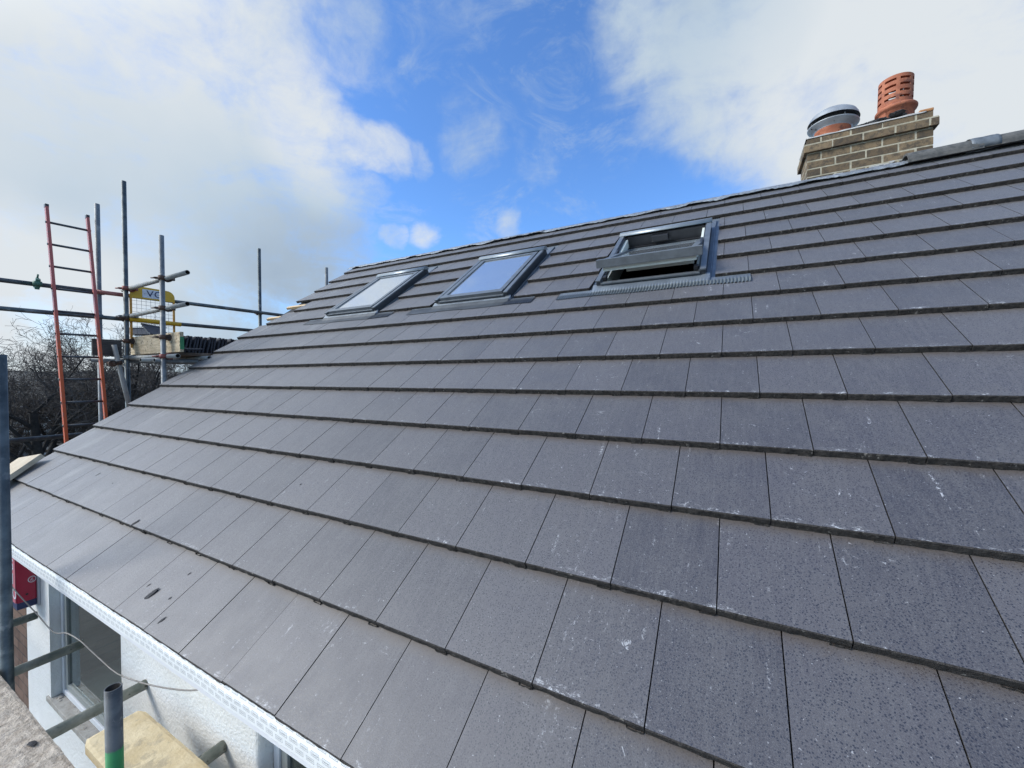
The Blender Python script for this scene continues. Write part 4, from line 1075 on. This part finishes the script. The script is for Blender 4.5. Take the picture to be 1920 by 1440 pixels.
def twiggy(seed, H, spread, lean, dens=1.0):
    rg = random.Random(seed); T = BM(); Cb = BM()
    def limb(p, d, L, r, lvl):
        n = 5 if lvl < 3 else (4 if lvl < 4 else 3); pts = [p]; q = p.copy(); dd = d.copy()
        for i in range(n):
            dd = (dd + V((rg.gauss(0, 1), rg.gauss(0, 1), rg.gauss(0, .7))) * (.10 + .05 * lvl) + V((0, 0, .05 if lvl < 3 else .02))).normalized()
            q = q + dd * (L / n); pts.append(q.copy())
        bmx = T if lvl <= 1 else Cb; sides = 8 if lvl == 0 else 5 if lvl <= 2 else 3
        prev = None; x, y, _ = basis(d)
        for i, pt in enumerate(pts):
            rr_ = max(r * (1 - .55 * i / n), .0065)
            cur = ring(bmx, pt, x, y, rr_, sides)
            if prev:
                bridge(bmx, prev, cur)
            prev = cur
        if lvl >= 5: return
        kids = {0: 9, 1: 6, 2: 5, 3: 5, 4: 3}[lvl]; kids = max(2, int(kids * dens + .5))
        for k in range(kids):
            t = (.35 if lvl == 0 else .18) + (.82 if lvl else .65) * (k + rg.random()) / kids; t = min(t, 1)
            i = min(int(t * n), n - 1); b = pts[i].lerp(pts[i + 1], t * n - i)
            az = rg.uniform(0, 2 * math.pi); ax = (pts[i + 1] - pts[i]).normalized(); u, w, _ = basis(ax)
            an = R(rg.uniform(32, 68)) if lvl else R(rg.uniform(38, 75))
            nd = (ax * math.cos(an) + (u * math.cos(az) + w * math.sin(az)) * math.sin(an)); nd.z += .12; nd.normalize()
            f_ = {0: spread, 1: .58, 2: .58, 3: .58, 4: .6}[lvl]
            limb(b, nd, L * f_ * rg.uniform(.75, 1.15), max(r * (1 - .55 * t) * rg.uniform(.46, .66), .0065), lvl + 1)
    limb(V((0, 0, 0)), V((lean, 0, 1)).normalized(), H, H * .040, 0)
    return T, Cb
protos = []
for sd_, H, sp, le, dn in ((1, 7.2, .55, .05, 1.0), (2, 6.6, .62, -.08, 1.0), (5, 6.0, .66, .1, 1.0)):
    T, Cb = twiggy(sd_, H, sp, le, dn); e_ = thing('bare_tree', (0, 0, 0), '', 'tree')
    obj('trunk', T, BARK, e_); obj('crown', Cb, TWIG, e_); protos.append(e_)
TREES = [ # x, y, proto, scale, rotation, label
 (-19.4, 3.35, 0, 0.72, .4, 'tall bare tree left of the ladder, its dark trunk rising beside the left standard'),
 (-21.0, 5.9, 1, 0.80, 2.1, 'bare tree standing directly behind the ladder rungs'),
 (-20.0, 6.7, 1, 0.77, 4.4, 'bare spreading tree behind the second standard, right of the ladder'),
 (-25.5, 3.9, 2, 0.71, 5.0, 'farther bare tree in the gap left of the tallest near trunk'),
 (-24.0, 8.9, 0, 0.43, 1.2, 'bare tree beyond the leaning pale brace'),
 (-24.5, 8.0, 1, 0.84, .6, 'bare tree rising behind the dark board on edge'),
 (-22.0, 5.0, 0, 0.69, 3.3, 'bare tree between the two ladder stiles, farther back'),
 (-21.5, 10.2, 1, 0.46, 2.2, 'low bare tree seen under the gable walkway'),
 (-27.5, 1.2, 1, 0.75, 2.9, 'bare tree at the far left edge behind the tall standard')]
used = set()
for x, y, pi_, s_, rz, lab in TREES:
    src = protos[pi_]
    if pi_ not in used: r_ = src; used.add(pi_)
    else:
        r_ = src.copy(); COL.objects.link(r_)
        for ch in src.children:
            c_ = ch.copy(); COL.objects.link(c_); c_.parent = r_
    r_.location = (x, y, GZ); r_.rotation_euler = (0, 0, rz); r_.scale = (s_, s_, s_); tag(r_, lab, 'tree', 'bare trees beyond the gable')
# low scrub under the trees
bm = BM(); rr = random.Random(8)
for i in range(1500):
    t = rr.random(); x = -15 - 14 * rr.random(); y = 1.0 + 17 * rr.random(); h = rr.uniform(.5, 1.8)
    if x > -17 and y < 4.2: h *= .5
    p = V((x, y, GZ - .1)); d = V((rr.gauss(0, .5), rr.gauss(0, .5), 1)).normalized()
    for s in range(3):
        q = p + d * h / 3; rod(bm, p, q, .012 - .003 * s, 3); p = q; d = (d + V((rr.gauss(0, .5), rr.gauss(0, .5), rr.gauss(0, .3)))).normalized()
o = obj('scrub', bm, TWIG); tag(o, 'tangled leafless scrub under the bare trees', 'scrub', kind='stuff')

def small_house(x, y, z, w, d, h, rh, rz, label, wallm=HWALL, roofm=SLATE, hip=.35, group=None):
    t = thing('neighbouring_house', (x, y, z), label, 'house', group)
    c, s = math.cos(rz), math.sin(rz); ax = (V((c, s, 0)), V((-s, c, 0)), Z_); O = V((x, y, z))
    bm = BM(); frame_box(bm, O, ax, (-w / 2, -d / 2, 0), (w / 2, d / 2, h)); wo_ = obj('wall', bm, wallm, t)
    bm = BM(); e_ = .25; P = lambda a, b, c_: bm.verts.new(O + ax[0] * a + ax[1] * b + ax[2] * c_)
    a, b, c1, d1 = P(-w / 2 - e_, -d / 2 - e_, h), P(w / 2 + e_, -d / 2 - e_, h), P(w / 2 + e_, d / 2 + e_, h), P(-w / 2 - e_, d / 2 + e_, h)
    r0, r1 = P(-w / 2 + hip * d, 0, h + rh), P(w / 2 - hip * d, 0, h + rh)
    for f in ((a, b, r1, r0), (b, c1, r1), (c1, d1, r0, r1), (d1, a, r0), (d1, c1, b, a)): bm.faces.new(f)
    obj('roof', bm, roofm, t)
    bm = BM()
    for hx, hy in (((-w / 2 + hip * d, 0), (-w / 2 - e_, -d / 2 - e_)), ((w / 2 - hip * d, 0), (w / 2 + e_, -d / 2 - e_)), ((w / 2 - hip * d, 0), (w / 2 + e_, d / 2 + e_)), ((-w / 2 + hip * d, 0), (-w / 2 - e_, d / 2 + e_))):
        rod(bm, O + ax[0] * hx[0] + ax[1] * hx[1] + ax[2] * (h + rh + .02), O + ax[0] * hy[0] + ax[1] * hy[1] + ax[2] * (h + .03), .09, 6)
    rod(bm, O + ax[0] * (-w / 2 + hip * d) + ax[2] * (h + rh + .02), O + ax[0] * (w / 2 - hip * d) + ax[2] * (h + rh + .02), .09, 6)
    obj('ridge_capping', bm, CAPM, t)
    for sx in (-.3, .05, .3):
        bm = BM(); frame_box(bm, O, ax, (w * sx - .5, -d / 2 - .03, h * .45), (w * sx + .5, -d / 2 + .02, h * .45 + 1.1)); obj('window', bm, CARG, t)
        bm = BM(); frame_box(bm, O + ax[0] * 0, ax, (w / 2 - .02, d * sx * .8 - .4, h * .45), (w / 2 + .03, d * sx * .8 + .4, h * .45 + 1.1)); obj('window', bm, CARG, t)
    return t
small_house(-28.5, 2.6, GZ, 7, 5.5, 2.1, 1.1, R(62), 'low house with a hipped old slate roof seen beside the left standard', hip=.5)
for i, (x, y, w, rz, lab) in enumerate(((-62, 15.5, 9, 70, 'pale house far behind the ladder foot, left one of the far row'), (-66, 21.5, 8, 80, 'pale house far behind the ladder foot, right one of the far row'), (-90, 31, 10, 60, 'distant white house low between the tree trunks beyond the ladder'), (-58, 6.2, 7, 75, 'distant pale house low in the gap left of the tallest trunk'))):
    small_house(x, y, gh(x, y) - .2, w, 6, 2.6, 1.6, R(rz), lab)
# parked car
car = thing('parked_car', (-24.2, 3.55, GZ + 1.0), 'pale blue car parked beyond the plank, only its roof and rear window showing', 'car')
O = V((-24.2, 3.55, GZ + 1.0)); a = R(15); AX = (V((math.cos(a), math.sin(a), 0)), V((-math.sin(a), math.cos(a), 0)), Z_)
def loft(bm, secs, mi=0):
    prev = None
    for x, pts in secs:
        cur = [bm.verts.new(O + AX[0] * x + AX[1] * y + AX[2] * z) for y, z in pts]
        if prev: bridge(bm, prev, cur, mi)
        else: bm.faces.new(cur[::-1])
        prev = cur
    bm.faces.new(prev)
def sec(w, z0, z1): return [(-w, z0), (-w * 1.0, (z0 + z1) / 2), (-w * .9, z1), (w * .9, z1), (w, (z0 + z1) / 2), (w, z0)]
bm = BM(); loft(bm, [(-2.1, sec(.75, .35, .75)), (-1.9, sec(.85, .25, .9)), (-.8, sec(.88, .22, .95)), (1.2, sec(.88, .22, .98)), (2.0, sec(.84, .25, .95)), (2.15, sec(.75, .35, .8))]); body = obj('body', bm, CARP, car)
bm = BM(); loft(bm, [(-.9, [(-.80, .93), (-.80, .96), (.80, .96), (.80, .93)]), (-.2, [(-.78, .93), (-.62, 1.42), (.62, 1.42), (.78, .93)]), (1.1, [(-.78, .95), (-.62, 1.44), (.62, 1.44), (.78, .95)]), (1.85, [(-.78, .93), (-.74, 1.0), (.74, 1.0), (.78, .93)])]); obj('window_glass', bm, CARG, car)
bm = BM(); loft(bm, [(-.2, [(-.64, 1.415), (-.6, 1.45), (.6, 1.45), (.64, 1.415)]), (1.15, [(-.64, 1.43), (-.6, 1.47), (.6, 1.47), (.64, 1.43)])]); obj('roof', bm, CARP, car)
for x in (-1.35, 1.35):
    for y in (-.82, .82):
        bm = BM(); c0 = O + AX[0] * x + AX[1] * (y - .1) + Z_ * .31; rod(bm, c0, c0 + AX[1] * .2, .31, 18); obj('wheel', bm, RUB, car)
# terrace the car stands on
bm = BM(); box(bm, (-27, 1.4, GZ - .3), (-21.5, 5.6, GZ + 1.0)); o = obj('raised_drive', bm, SILL); o['kind'] = 'structure'
